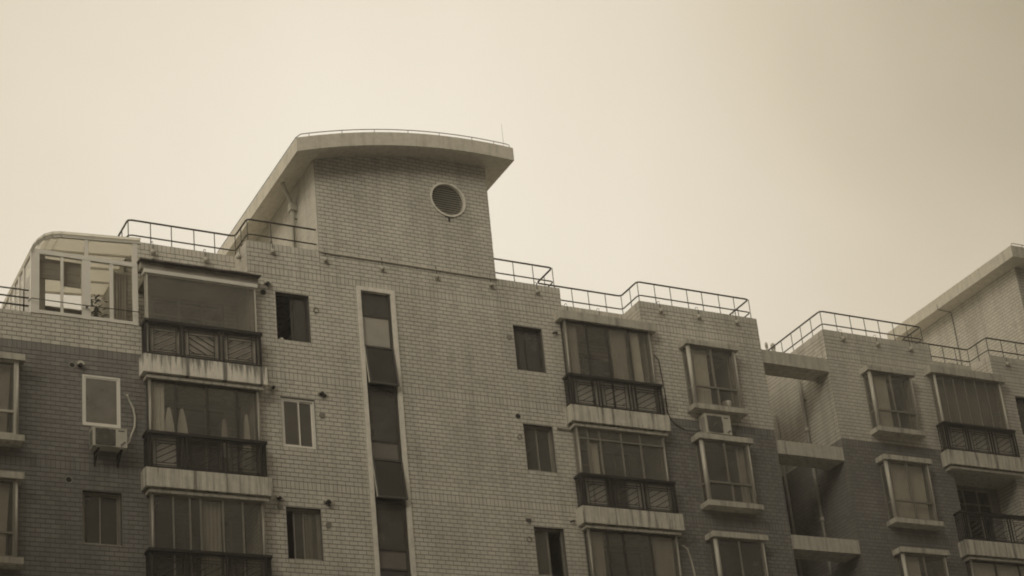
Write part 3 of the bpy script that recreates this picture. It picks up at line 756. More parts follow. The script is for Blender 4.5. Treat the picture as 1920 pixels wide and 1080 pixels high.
tiled_wall(A, TA, 'x', 24.75, -1, .201, .869, ZP, thick=.18, dark=BAND); TA.face(A.children[-1], 'x', 24.75, -1, 0.0, .2, TILE_BOTTOM, ZP, (), BAND)
tiled_wall(A, TA, 'x', 22.29, 1, .201, .869, ZP, thick=.18)
tiled_wall(A, TA, 'x', 11.17, 1, .201, .869, 21.28, thick=.18, dark=BAND, top_soldier=False)
bayR = [(25.83, 27.58, 22.67 + dz) for k, dz in storeys(4)]
bayL = [(6.58, 8.33, 22.67 + dz) for k, dz in storeys(4, 1)]
bhole = lambda L_: [(a+.16, b-.2, z-1.74, z-.04) for a, b, z in L_]
tiled_wall(A, TA, 'y', 0.0, -1, 24.75, 28.64, ZP, bhole(bayR), dark=BAND)
LW = [(9.66, 10.51, 18.64 + dz, 19.88 + dz) for dz in (0, -2.8, -5.6)]
tiled_wall(A, TA, 'y', 0.0, -1, 5.2, 11.17, 21.28, bhole(bayL) + LW, dark=BAND, top_soldier=False)
tiled_wall(A, TA, 'x', 10.94, -1, 1.071, 9.0, ZP, z0=20.0, thick=.2, tz0=21.0)
MB().box(28.44, 28.64, .2, 9.0, 0, ZP).build('wall', M['mortar'], A); TA.face(A.children[-1], 'x', 28.64, 1, 0, 3.0, TILE_BOTTOM, ZP, (), BAND)
MB().box(5.2, 5.4, .2, 9.0, 0, 21.28).build('wall', M['mortar'], A)
tiled_wall(A, TA, 'y', 3.0, -1, 28.64, 30.959, ZP, thick=.2, dark=BAND)
shell(A, 5.4, 28.44, (9.0, 11.05, 13.74, 16.3, 17.8, 22.2, 24.85))
MB().box(11.14, 28.44, 1.08, 8.8, 23.3, 23.5).build('roof_deck', M['concrete'], A)
MB().box(13.84, 22.09, .201, 1.079, 23.3, 23.5).build('roof_deck', M['concrete'], A)
MB().box(24.94, 28.439, .201, 1.079, 23.3, 23.5).build('roof_deck', M['concrete'], A)
MB().box(5.4, 10.93, .21, 8.8, 20.38, 20.60).build('terrace_deck', M['concrete'], A)

# round louvred vent
v = MB().ring((19.20, 26.14), .462, .515, -.035, .05, 56).build('round_vent', M['surround'], A)
lv = MB()
for k in range(13):
    z = 26.14 - .45 + .90*(k+.5)/13; w = math.sqrt(max(.0, .46**2 - (z-26.14)**2))
    if w > .03: lv.quadbox([(19.2-w, .090, z-.013), (19.2+w, .090, z-.013), (19.2+w, .096, z-.010), (19.2-w, .096, z-.010), (19.2-w, .066, z+.011), (19.2+w, .066, z+.011), (19.2+w, .072, z+.014), (19.2-w, .072, z+.014)])
lv.build('louvre', M['alu_pale'], v)
MB().ring((19.20, 26.14), .44, .468, .051, .16, 56).build('sleeve', M['alu'], v)  # darker metal stands in for the shadow inside the sleeve
MB().disc((19.20, 26.14), .47, .165, .19, 40).build('backing', M['hole'], v)
MB().box(19.165, 19.20, -.05, -.011, 25.50, 25.60).build('drip_spout', M['iron'], v)

# tall stair window: pale surround, panes, spandrels, two hinged-out sashes
x0, x1 = 16.425, 17.455
sb = MB(); sb.box(x0, x1, -.045, .2, 23.055, 23.16); sb.box(x0, x0+.108, -.045, .2, 5.0, 23.0549); sb.box(x1-.108, x1, -.045, .2, 5.0, 23.0549)
S = sb.build('stair_window', M['surround'], A)
xa, xb = x0+.108, x1-.108
rows = [(23.055, 22.38, 'pane'), (22.38, 21.55, 'panel'), (21.55, 20.41, 'open'), (20.41, 19.0, 'pane'), (19.0, 18.53, 'panel_dark'), (18.53, 17.42, 'open'), (17.42, 16.20, 'pane'),
        (16.20, 15.72, 'panel_dark'), (15.72, 14.6, 'pane'), (14.6, 13.4, 'pane')]
fr = MB(); fr.box(xa, xa+.035, .03, .09, 13.4, 23.055); fr.box(xb-.085, xb, .03, .09, 13.4, 23.055)
for i, (zt, zb, kd) in enumerate(rows): fr.box(xa+.036, xb-.086, .028, .088, zb-.02, zb+.02)
fr.build('frame', M['alu_dark'], S)
for zt, zb, kd in rows:
    if kd == 'pane': MB().box(xa+.036, xb-.086, .055, .061, zb+.021, zt-.021).build('pane', M['glass_dark'], S)
    elif kd.startswith('panel'): MB().box(xa+.036, xb-.086, .045, .065, zb+.021, zt-.021).build('spandrel', M[kd], S)
    else:
        h = zt-zb-.03; an = math.radians(9); ca, sa = math.cos(an), math.sin(an)
        def P3(x, dz, dy): return (x, .02 - sa*dz - ca*dy + .0, zt-.02 - ca*dz + sa*dy)
        def sash_box(xl, xr, d0, d1, t0, t1): return [P3(xl, d1, t0), P3(xr, d1, t0), P3(xr, d1, t1), P3(xl, d1, t1), P3(xl, d0, t0), P3(xr, d0, t0), P3(xr, d0, t1), P3(xl, d0, t1)]
        fb = MB(); l, q = xa+.02, xb-.02
        fb.quadbox(sash_box(l, q, 0, .045, 0, .04)); fb.quadbox(sash_box(l, q, h-.05, h, 0, .04)); fb.quadbox(sash_box(l, l+.04, .045, h-.05, 0, .039)); fb.quadbox(sash_box(q-.04, q, .045, h-.05, 0, .039))
        fb.build('sash', M['alu_dark'], S)
        for ea, eb in ((l-.016, l-.0005), (q+.0005, q+.016)): MB().quadbox(sash_box(ea, eb, .02, h-.02, -.004, .036)).build('sash_edge', M['alu_pale'], S)
        MB().quadbox(sash_box(l+.04, q-.04, .045, h-.05, .015, .021)).build('pane', M['glass_smoked'], S)
MB().box(16.36, 16.38, .3, 6, 5, 23.2).box(17.5, 17.52, .3, 6, 5, 23.2).build('stairwell_wall', M['interior'], A)

# punched windows, top storey first
punched_window(A, *W1[0], 'alu_dark', 'glass_dark', mid=14.74, open_side='left')
punched_window(A, *W1[1], 'white', 'glass_milky', mid=14.76, y=.03, fw=.055)
punched_window(A, *W1[2], 'alu', 'glass', mid=14.54, open_side='left', slide=.20)
punched_window(A, *W1[3], 'alu', 'glass')
punched_window(A, *W2[0], 'alu_dark', 'glass_dark', mid=21.10)
punched_window(A, *W2[1], 'alu', 'glass', mid=21.17)
punched_window(A, *W2[2], 'alu', 'glass', mid=21.16, open_side='right')
punched_window(A, *W2[3], 'alu', 'glass')
w = punched_window(A, *LW[0], 'white', 'glass_frosted', mid=10.44, y=-.02, fw=.05, sill=False)
punched_window(A, *LW[1], 'alu', 'glass_dark', mid=10.06)
punched_window(A, *LW[2], 'alu', 'glass_dark')

# bay windows
for i, (a, b, z) in enumerate(bayR): bay_window(A, a, b, z, 'alu', 'glass_dark' if i == 2 else 'glass', mid=26.66, low_mid=26.72)
for i, (a, b, z) in enumerate(bayL): bay_window(A, a, b, z, 'alu_pale' if i == 0 else 'alu', 'glass')

# balconies of the near unit, right column
def columns(bal, X0, X1, z0, z1, mat='alu'):
    MB().box(X0+.11, X0+.235, -.235, -.012, z0, z1).box(X1-.235, X1-.14, -.235, -.012, z0, z1).build('end_post', M[mat], bal)

def loggia_balcony(root, spec, k, mull, transoms=(), top=None, fmat='alu', gmat='glass', hood_=False, flips=(False, True, False), board=False, glazed=True, low=None, gmats=None, post='alu', skip=(), slab='concrete_stained', mw=.038):
    X0, X1, R0, R1 = spec; zs = 20.43 - 2.8*k
    b = balcony_slab(root, X0, X1, zs, R0, R1, slab)
    railing(b, X0, X1, zs, flips, board=board)
    z1 = zs + (2.52 if hood_ else 2.232)
    if hood_: hood(b, X0, X1, z1, z1+.24, R0, R1)
    if glazed:
        glazing(b, X0+.15, X1-.19, zs+.002, z1-.002, -.22, mull, transoms, .045, mw, .06, fmat, gmat, mull_low=low, gmats=gmats, skip=skip)
        side_glass(b, X0+.17, zs+.01, z1-.004, -.22, fmat); side_glass(b, X1-.21, zs+.01, z1-.004, -.22, fmat)
        MB().tube([(X0+.18, -.2, zs), (X0+.18, -.2, z1)], .04, 10).build('corner_post', M[post], b, True)
        MB().tube([(X1-.205, -.2, zs), (X1-.205, -.2, z1)], .034, 10).build('corner_post', M[post], b, True)
    inner_door(b, R0, R1, zs-.06)
    return b
loggia_balcony(A, BR, 0, (22.82, 23.45, 24.13), (21.34,), hood_=True, flips=(False, False, False), fmat='alu_dark', gmats={0: 'infill', 1: 'infill', 2: 'infill', 3: 'infill'})
loggia_balcony(A, BR, 1, (22.50, 22.86, 23.50, 24.08), (18.54, 19.56), flips=(False, False, False), fmat='alu', gmats={0: 'infill', 1: 'infill', 3: 'infill', 4: 'infill'})
loggia_balcony(A, BR, 2, (22.72, 23.20, 24.00), (), flips=(False, True, False), fmat='alu_dark')
loggia_balcony(A, BR, 3, (22.8, 23.5, 24.2), ())
# left column
b0 = loggia_balcony(A, BL, 0, (), (), glazed=False, flips=(False, True, False), board=True, slab='concrete_dirty')
glazing(b0, 11.10, 13.74, 20.44, 22.58, -.20, (), (), .035, .03, .05, 'alu_pale', 'glass_milky')
side_glass(b0, 11.12, 20.45, 22.57, -.2, 'alu_pale'); side_glass(b0, 13.72, 20.45, 22.57, -.2, 'alu_pale')
MB().box(11.04, 13.78, -.24, -.03, 22.585, 22.68).build('lintel', M['white'], b0)
MB().box(10.97, 13.80, -.22, .04, 22.681, 22.86).box(11.172, 13.638, .041, .868, 22.62, 22.80).build('hood', M['board'], b0)
sh = MB(); random.seed(3)
for i in range(11):
    a = 10.93 + i*.265; sh.quadbox([(a, -.33-random.uniform(0, .05), 22.862+random.uniform(-.01, .008)), (a+.27, -.33-random.uniform(0, .05), 22.862+random.uniform(-.012, .008)), (a+.27, .3, 22.93), (a, .3, 22.93),
        (a, -.33, 22.895+random.uniform(0, .02)), (a+.27, -.33, 22.895+random.uniform(0, .02)), (a+.27, .3, 22.955), (a, .3, 22.955)])
sh.build('canopy_sheet', M['rust'], b0)
loggia_balcony(A, BL, 1, (11.72, 12.46, 13.16), (18.54,), fmat='alu_dark', flips=(False, False, False), gmats={0: 'infill'})
loggia_balcony(A, BL, 2, (11.60, 11.98, 12.22, 12.74, 13.20), (), fmat='alu', gmats={0: 'glass_dark', 2: 'glass_dark'}, flips=(False, False, False))
loggia_balcony(A, BL, 3, (11.7, 12.4, 13.2), ())

# beams that tie the two units across the light well
for zt in (23.05, 20.27, 17.47, 14.67):
    MB().box(28.60, 30.955, .02, .74, zt-.405, zt).build('tie_beam', M['concrete'], A)

# drain pipe on the tower, pipe along the string line, vents
dp = MB().tube([(15.05, 1.05, 26.52), (15.07, 1.08, 26.45), (15.36, 1.30, 26.08), (15.40, 1.34, 25.98), (15.40, 1.35, 23.6)], .055, 10).build('drain_pipe', M['pipe'], A, True)
MB().box(15.31, 15.49, 1.24, 1.44, 25.86, 26.08).build('rainwater_head', M['pipe'], dp)
MB().box(15.38, 15.505, 1.29, 1.31, 25.6, 25.63).build('pipe_clip', M['iron'], dp)
MB().tube([(15.42, .04, 24.05), (15.52, -.03, 23.98), (15.72, -.03, 23.96), (17.5, -.03, 23.965), (19.2, -.03, 23.955), (20.38, -.03, 23.96), (20.42, -.03, 23.97)], .02, 8).build('cable_conduit', M['pipe'], A, True)
wall_vents(A, [('hood', 14.10, 22.86, .085), ('hole', 14.00, 22.61, .07), ('rim', 15.33, 22.32, .075), ('hood', 15.33, 20.08, .085), ('hole', 15.43, 20.03, .045), ('cap', 15.33, 19.51, .075), ('hood', 14.12, 20.09, .06),
               ('hood', 14.14, 17.28, .075), ('cap', 14.16, 17.07, .06), ('hood', 15.33, 17.29, .105), ('cap', 15.33, 16.70, .075), ('cap', 20.61, 22.32, .075), ('hole', 20.63, 20.07, .07), ('rim', 20.62, 19.49, .068),
               ('square', 20.62, 17.29, .085), ('rim', 20.59, 16.73, .07), ('stub', 21.95, 22.60, .05), ('stub', 21.85, 17.29, .06), ('hole', 9.44, 20.08, .06), ('hood', 9.61, 20.10, .08), ('hole', 9.36, 17.30, .065), ('hole', 10.65, 19.50, .04)])
MB().tube([(21.72, -.04, 19.86), (22.0, -.05, 19.845), (22.12, -.05, 19.84)], .028, 8).build('overflow_pipe', M['pipe'], A)
nA = TA.finish(A)

# ------------------------------------------------------------------ the far unit, mirrored
B = empty('apartment_building', (41.6, 4.0, 0), 'darker tiled apartment block beyond the light well, its tower cut by the frame', 'building')
TB = Tiler(); mirx = lambda x: MIR - x
mir4 = lambda hs: [(MIR-h[1], MIR-h[0], h[2], h[3]) for h in hs]
cA, cB = 37.30, 45.96; tA, tB = MIR-20.40, MIR-15.51
W3 = mir4(W2); W4 = mir4(W1)
RR = (34.53, 37.46, 34.91, 37.30)
centre_wall(B, TB, cA, cB, tA, tB, mirx, (MIR-19.20, 26.14, .50), W3 + W4)
tower_sides(B, TB, mirx, tA, tB)
rB = roof_slab(B, mirx)
tiled_wall(B, TB, 'y', .87, -1, 34.91, 37.30, ZP, loggia(RR), dark=BAND)
tiled_wall(B, TB, 'x', 37.30, -1, .201, .869, ZP, thick=.18); TB.face(B.children[-1], 'x', 37.30, -1, 0.0, .2, TILE_BOTTOM, ZP)
tiled_wall(B, TB, 'x', 34.91, 1, .201, .869, ZP, thick=.18, dark=BAND)
bayF = [(32.05, 33.80, 22.67 + dz) for k, dz in storeys(4)]
tiled_wall(B, TB, 'y', 0.0, -1, 30.96, 34.91, ZP, bhole(bayF), dark=BAND)
tiled_wall(B, TB, 'x', 30.96, -1, .201, 8.8, ZP, dark=BAND); TB.face(B.children[-1], 'x', 30.96, -1, 0.0, .2, TILE_BOTTOM, ZP, (), BAND)
MB().box(45.76, 45.96, .2, 9, 0, ZP).build('wall', M['mortar'], B)
shell(B, 31.17, 45.76, (34.8, 37.4, 41.6))
MB().box(31.17, 45.76, 1.08, 8.8, 23.3, 23.5).build('roof_deck', M['concrete'], B)
MB().box(31.17, 34.72, .201, 1.079, 23.3, 23.5).box(37.49, 45.76, .201, 1.079, 23.3, 23.5).build('roof_deck', M['concrete'], B)
for i in range(3): punched_window(B, *W3[i], 'alu_dark', 'glass_dark')
for i, (a, b, z) in enumerate(bayF): bay_window(B, a, b, z, 'alu', 'glass', mid=32.88, low_mid=32.93)
loggia_balcony(B, RR, 0, (35.02, 35.42, 35.84, 36.26, 36.68), (21.30,), hood_=True, flips=(False, False, False), fmat='alu', post='alu_pale', gmats={k: 'infill' for k in range(6)}, mw=.009)
loggia_balcony(B, RR, 1, (), (), glazed=False, flips=(False, False, False))
loggia_balcony(B, RR, 2, (35.6, 36.5), (), fmat='alu_dark')
dp = MB().tube([(30.85, 1.33, 23.0), (30.85, 1.33, 12)], .055, 10).build('drain_pipe', M['pipe_shaded'], B, True)
for z in (21.28, 18.5, 15.7): MB().tube([(30.85, 1.33, z), (30.85, 1.33, z+.12)], .072, 10).build('pipe_collar', M['pipe'], dp, True)
for z in (22.3, 19.6): MB().box(30.86, 30.955, 1.30, 1.36, z, z+.025).build('pipe_clip', M['iron'], dp)
MB().tube([(30.86, 2.72, 22.4), (30.86, 2.72, 12)], .04, 10).build('drain_pipe', M['pipe_shaded'], B, True)
# roof door and conduit on the far tower's side wall
dr = MB().box(tA-.03, tA-.012, 3.55, 4.55, 23.3, 25.35).build('roof_door', M['alu_dark'], B)
MB().box(tA-.5, tA-.012, 3.35, 4.75, 25.40, 25.48).build('door_canopy', M['concrete'], dr)
MB().tube([(MIR-20.97, 3.2, 27.70), (MIR-21.0, 3.2, 27.34), (tA-.05, 3.2, 27.31), (tA-.03, 3.2, 27.2), (tA-.03, 3.2, 24.2)], .012, 6).build('cable_conduit', M['rail'], B)
nB = TB.finish(B)
print('TILES', nA, nB)

# ------------------------------------------------------------------ roof railings and lamps
roof_railing([(11.04, 4.4), (11.04, 1.0), (13.71, 1.0), (13.71, .1), (15.49, .1)], 'dark steel roof railing left of the tower, above the sunroom and stained balcony')
roof_railing([(20.42, .1), (22.19, .1), (22.19, 1.0), (24.84, 1.0), (24.84, .1), (28.54, .1), (28.54, 4.5)], 'dark steel roof railing stepping right from the tower with the round vent', (False, True))
roof_railing([(31.06, 5.2), (31.06, .1), (34.81, .1), (34.81, 1.0), (37.40, 1.0), (37.40, .1), (39.18, .1)], 'dark steel roof railing of the far block right of the light well')
where = [(11.58, .87, 'lamp on the set-back parapet right beside the sunroom roof', 'y'), (12.88, .87, 'lamp on the set-back parapet above the stained top balcony', 'y'), (13.64, .43, 'lamp on the short parapet return at the left tower railing', 'x'),
         (14.28, 0, 'lamp above the open dark window left of the tower', 'y'), (15.64, 0, 'lamp just under the left corner of the tower wall', 'y'), (17.16, 0, 'lamp directly above the tall stair window', 'y'),
         (18.67, 0, 'lamp under the tower, below and left of the round vent', 'y'), (20.21, 0, 'lamp just under the right corner of the tower wall', 'y'), (21.57, 0, 'lamp at the right end of the parapet beside the tower', 'y'),
         (22.95, .87, 'lamp behind the left half of the plain balcony hood', 'y'), (23.96, .87, 'lamp behind the right half of the plain balcony hood', 'y'),
         (25.39, 0, 'leftmost lamp of three above the bay window with the air conditioner', 'y'), (26.64, 0, 'middle lamp of three above the bay window with the air conditioner', 'y'), (27.90, 0, 'rightmost lamp of three above the bay window with the air conditioner', 'y'),
         (31.62, 0, 'first parapet lamp on the far block right of the light well', 'y'), (32.89, 0, 'middle of three lamps on the far block parapet corner', 'y'), (34.13, 0, 'third lamp on the far block, left of its balcony hood', 'y'), (37.94, 0, 'lamp under the far tower at the right picture edge', 'y')]
for x, yw, lab, ax in where: parapet_lamp(x, yw, 23.75, 'small dark ' + lab, ax)

t = empty('lightning_rod', (20.80, -.45, 27.73), 'thin lightning rod standing on the right tip of the curved tower roof', 'lightning rod')
MB().tube([(20.80, -.45, 27.74), (20.80, -.45, 28.55)], [.006, .003], 6).build('rod', M['rail'], t)
MB().tube([(20.80, -.45, 27.72), (20.80, -.45, 27.78), (20.80, -.45, 27.84)], [.07, .04, .02], 8).build('base', M['rail'], t)
for i, (x, h, lab) in enumerate(((31.62, 25.60, 'leftmost of three vent pipes above the light well'), (31.92, 25.60, 'slim middle vent pipe of three above the light well'), (32.17, 25.60, 'thick right vent pipe of three above the light well'))):
    rr = (.055, .05, .08)[i]; tt = empty('vent_pipe', (x, 4.0, 23.5), 'pale ' + lab, 'pipe', 'vent pipes on the far roof')
    MB().tube([(x, 4, 23.45), (x, 4, h-.16)], rr*.8, 10).build('pipe', M['pipe'], tt, True)
    MB().tube([(x, 4, h-.2), (x, 4, h-.12), (x, 4, h-.04), (x, 4, h)], [rr*.9, rr, rr*.85, rr*.35], 10).build('cowl', M['pipe'], tt, True)

# ------------------------------------------------------------------ sunroom on the left terrace
SR = empty('sunroom', (9.74, 1.4, 20.6), 'white framed glass sunroom with curved roof on the left terrace', 'sunroom')
sx0, sx1, sz0, sz1, ys, yb = 8.52, 10.94, 21.30, 22.86, -.03, 2.9
prof = [(8.50, 22.84), (8.55, 22.98), (8.65, 23.13), (8.80, 23.28), (8.98, 23.37), (9.18, 23.41), (9.9, 23.46), (11.02, 23.545)]
inner = [(x + .05*(1 if i < 5 else 0), z - (.0 if i == 0 else .075)) for i, (x, z) in enumerate(prof)]
rm = MB(); n = len(prof); y0, y1 = -.10, yb+.1
for i in range(n-1):
    (a, za), (b, zb) = prof[i], prof[i+1]
    rm.quadbox([(a, y0, za-.022), (b, y0, zb-.022), (b, y1, zb-.022), (a, y1, za-.022), (a, y0, za), (b, y0, zb), (b, y1, zb), (a, y1, za)])
roof = rm.build('roof_sheet', M['poly'], SR)
rim = MB()
for (a, za), (b, zb) in zip(prof, prof[1:]):                    # curved front rim
    rim.quadbox([(a+.03, ys-.01, za-.115), (b+.01, ys-.01, zb-.115), (b+.01, ys+.06, zb-.115), (a+.03, ys+.06, za-.115), (a, ys-.01, za-.024), (b, ys-.01, zb-.024), (b, ys+.06, zb-.024), (a, ys+.06, za-.024)])
rim.build('rim', M['white'], SR)
for y in (.75, 1.45, 2.15, 2.85):
    rb_ = MB()
    for (a, za), (b, zb) in zip(prof, prof[1:]): rb_.quadbox([(a+.02, y, za-.07), (b+.01, y, zb-.07), (b+.01, y+.04, zb-.07), (a+.02, y+.04, za-.07), (a+.01, y, za-.024), (b, y, zb-.024), (b, y+.04, zb-.024), (a+.01, y+.04, za-.024)])
    rb_.build('roof_rib', M['white'], SR)
for a, b in ((8.52, 8.71), (9.67, 9.86), (10.83, 10.95)): MB().box(a, b, ys, ys+.08, sz0-.03, 22.79).build('post', M['white'], SR)
MB().box(9.73, 9.81, ys+.002, ys+.06, 22.90, 23.36).build('upper_post', M['white'], SR)
MB().box(10.83, 10.95, ys+.002, ys+.06, 22.901, 23.42).build('upper_post', M['white'], SR)
MB().box(8.52, 10.95, ys-.004, ys+.075, 22.79, 22.90).build('transom', M['white'], SR)
MB().box(8.711, 9.669, ys+.003, ys+.07, sz0-.02, sz0+.06).box(9.861, 10.829, ys+.003, ys+.07, sz0-.02, sz0+.06).build('sill_rail', M['white'], SR)
for a, b in ((9.19, 9.25), (10.30, 10.38)): MB().box(a, b, ys+.006, ys+.055, sz0+.061, 22.789).build('mullion', M['white'], SR)
for a, b in ((8.711, 9.19), (9.25, 9.669), (9.861, 10.30), (10.38, 10.829)): MB().box(a, b, ys+.03, ys+.036, sz0+.06, 22.79).build('pane', M['glass_clear'], SR)
up = [(8.72, 22.901), (9.729, 22.901), (9.729, 23.36), (9.18, 23.31), (9.0, 23.27), (8.86, 23.19), (8.76, 23.06)]
MB().prism(up, ys+.03, ys+.036).build('pane', M['glass_clear'], SR)
MB().prism([(9.811, 22.901), (10.829, 22.901), (10.829, 23.42), (9.811, 23.36)], ys+.03, ys+.036).build('pane', M['glass_clear'], SR)
for y in (.70, 1.15, 1.62, 2.1, 2.84): MB().box(8.522, 8.58, y, y+.07, sz0-.03, 22.85).build('post', M['white'], SR)
MB().box(8.521, 8.582, .051, 2.9, 22.78, 22.86).box(8.521, 8.582, .051, 2.9, sz0-.03, sz0+.05).build('side_rail', M['white'], SR)
for a, b in zip((.05, .77, 1.22, 1.69, 2.17), (.70, 1.15, 1.62, 2.1, 2.84)): MB().box(8.54, 8.546, a, b, sz0+.05, 22.78).build('pane', M['glass_clear'], SR)
for a in (8.59, 9.3, 10.05, 10.8): MB().box(a, a+.07, yb-.07, yb, sz0-.03, 22.9).build('post', M['white'], SR)
MB().box(8.59, 10.87, yb-.068, yb-.002, 22.901, 23.0).box(8.59, 10.87, yb-.068, yb-.002, 22.0, 22.06).build('back_rail', M['white'], SR)
for a, b in ((8.66, 9.3), (9.37, 10.05), (10.12, 10.8)): MB().box(a, b, yb-.04, yb-.034, sz0, 22.9).build('pane', M['glass_clear'], SR)
MB().box(8.6, 10.9, .06, 2.8, 20.601, 20.64).build('floor', M['concrete'], SR)
MB().box(8.53, 10.93, -.02, .01, 20.62, 21.27).build('plinth', M['white'], SR).location.y += .25
# things inside the sunroom
for i, (a, b, zb, lab) in enumerate(((8.70, 9.21, 22.25, 'grey roller blind behind the first pane of the sunroom'), (9.24, 9.68, 22.12, 'grey roller blind behind the second pane of the sunroom'))):
    t = empty('roller_blind', ((a+b)/2, .12, 22.8), lab, 'blind', 'blinds in the sunroom')
    c_ = MB()
    for k in range(6): z = 22.76 - (22.76-zb)*k/6; c_.box(a, b, .115 + (.008 if k % 2 else 0), .125 + (.008 if k % 2 else 0), z-(22.76-zb)/6, z)
    c_.build('cloth', M['curtain_grey'], t); MB().tube([(a, .12, zb), (b, .12, zb)], .014, 8).build('bottom_bar', M['alu'], t)
sh = empty('shelf_rack', (9.3, 1.2, 20.64), 'dim shelf rack with boxes inside the sunroom', 'shelf')
for z in (21.35, 21.72, 22.02): MB().box(8.8, 10.0, 1.05, 1.4, z, z+.03).build('shelf', M['board'], sh)
for x in (8.8, 9.97): MB().box(x, x+.03, 1.06, 1.39, 20.64, 22.1).build('upright', M['board'], sh)
for i, (x, z, w_, h_, mt) in enumerate(((8.9, 21.381, .22, .18, 'plastic'), (9.3, 21.381, .2, .27, 'grille'), (9.62, 21.381, .24, .2, 'cloth_white'), (9.05, 21.751, .3, .2, 'grille'))):
    o = MB().box(x, x+w_, 1.1, 1.3, z, z+h_).box(x-.006, x+w_+.006, 1.094, 1.306, z+h_+.0005, z+h_+.03).build('storage_box', M[mt])
    tag(o, ('pale lidded box at the left of the low sunroom shelf', 'dark lidded box in the middle of the low sunroom shelf', 'white lidded box at the right of the low sunroom shelf', 'wide dark lidded box on the middle sunroom shelf')[i], 'box', 'boxes on the sunroom shelf')
random.seed(11)
pl = empty('potted_plant', (10.15, .7, 20.64), 'leafy potted plant behind the third pane of the sunroom', 'plant')
MB().tube([(10.15, .7, 20.64), (10.15, .7, 20.95)], [.13, .18], 14).build('pot', M['board'], pl)
MB().tube([(10.15, .7, 20.9), (10.14, .7, 21.4), (10.18, .72, 22.0)], [.02, .016, .01], 6).build('stem', M['board'], pl)
lf = MB()
for k in range(120):
    a = random.uniform(0, 6.28); rr = random.uniform(.03, .34); z = random.uniform(21.15, 22.25)
    c = Vector((10.17+rr*math.cos(a)*.8, .72+rr*math.sin(a)*.6, z)); u = Vector((math.cos(a), math.sin(a), random.uniform(-.8, .3)))*.08; s = Vector((-math.sin(a), math.cos(a), random.uniform(-.3, .3)))*.03
    b_ = len(lf.v); lf.v += [tuple(c-u), tuple(c+s), tuple(c+u), tuple(c-s)]; lf.f.append((b_, b_+1, b_+2, b_+3))
lf.build('foliage', M['leaf'], pl)
cu = curtain(10.40, 10.80, 20.9, 22.75, .25, 'grey brown curtain in the last pane of the sunroom', 'curtain_grey', 5)
# terrace railing passing the sunroom
t = empty('terrace_railing', (7.0, .1, 21.28), 'three-bar steel railing on the terrace left of the sunroom', 'railing')
for z, rr in ((21.885, .018), (21.69, .02), (21.49, .022)): MB().tube([(5.4, .12, z), (8.51, .12, z)], rr, 8).build('rail', M['rail'], t, True)
for x in (5.5, 6.3, 7.1, 7.75, 8.40): MB().tube([(x, .12, 21.25), (x, .12, 21.885)], .014, 6).build('post', M['rail'], t)
t = empty('guard_rail', (9.7, -.1, 21.58), 'single thin bar crossing in front of the sunroom panes', 'railing')
MB().tube([(8.50, .10, 21.60), (8.52, -.10, 21.585), (9.75, -.10, 21.575), (10.96, -.10, 21.585)], .012, 8).build('bar', M['rail'], t, True)
for x in (9.76,): MB().box(x-.02, x+.02, -.12, -.031, 21.54, 21.575).build('bracket', M['rail'], t)

# ------------------------------------------------------------------ air conditioners and their lines
a1 = air_conditioner(9.79, 10.54, 17.98, 18.47, -.40, -.10, 'old white air conditioner on brackets under the white window at left')
MB().tube([(10.64, .01, 19.50), (10.65, -.05, 19.48), (10.69, -.05, 19.35), (10.79, -.05, 19.14), (10.825, -.05, 18.93), (10.81, -.06, 18.69), (10.72, -.10, 18.44), (10.64, -.16, 18.25), (10.545, -.2, 18.15)], .024, 8).build('hose', M['plastic'], a1, True)
a2 = air_conditioner(26.12, 26.93, 20.025, 20.62, -.385, -.08, 'white air conditioner wedged between two bay windows on a hood', False)
MB().tube([(25.0, .01, 22.36), (25.02, -.03, 22.34), (25.12, -.03, 22.23), (25.15, -.03, 21.73), (25.18, -.03, 21.18), (25.17, -.03, 20.69), (25.28, -.03, 20.46), (25.42, -.04, 20.32), (25.67, -.06, 20.20), (25.95, -.12, 20.17), (26.11, -.2, 20.2)], .015, 8).build('hose', M['alu_dark'], a2, True)
t = empty('hose_pipe', (25.2, -.05, 15.0), 'pale hose curving down the wall right of the lower balcony', 'hose')
MB().tube([(25.05, .01, 16.88), (25.09, -.05, 16.87), (25.2, -.05, 16.78), (25.26, -.05, 16.52), (25.31, -.05, 16.22), (25.33, -.05, 15.8), (25.30, -.05, 15.2)], .026, 8).build('tube', M['plastic'], t, True)

# ------------------------------------------------------------------ curtains, washing and small things behind glass
curtain(22.26, 22.60, 20.45, 22.90, -.10, 'pale curtain at the left end of the plain hooded top balcony', 'curtain_grey', 5)
curtain(23.60, 24.10, 20.45, 22.90, -.08, 'brown grey curtain behind the third pane of the hooded top balcony', 'curtain_grey', 7)
curtain(24.18, 24.50, 20.45, 22.90, -.10, 'light drawn curtain behind the right pane of the hooded top balcony', 'curtain', 6, lean=.05)
curtain(26.06, 26.60, 21.0, 22.62, -.18, 'sheer curtain in the bay window above the air conditioner', 'curtain', 8)
curtain(27.12, 27.38, 18.2, 19.83, -.16, 'narrow curtain at the right of the bay window below the air conditioner', 'curtain_grey', 4)
curtain(26.74, 27.34, 15.3, 17.03, -.16, 'grey curtain in the lowest bay window of the near block', 'curtain_grey', 8)
curtain(32.30, 32.83, 20.95, 22.62, -.18, 'curtain in the left half of the top bay window of the far block', 'curtain', 8)
curtain(32.28, 33.58, 18.15, 19.83, -.16, 'sheer curtain across the whole middle bay window of the far block', 'curtain', 15, .018)
curtain(32.30, 32.82, 15.35, 17.03, -.16, 'pale curtain in the left half of the lowest far bay window', 'curtain', 8)
curtain(6.75, 8.08, 18.15, 19.83, -.14, 'grey curtain in the upper bay window at the left picture edge', 'curtain_grey', 14, .016)
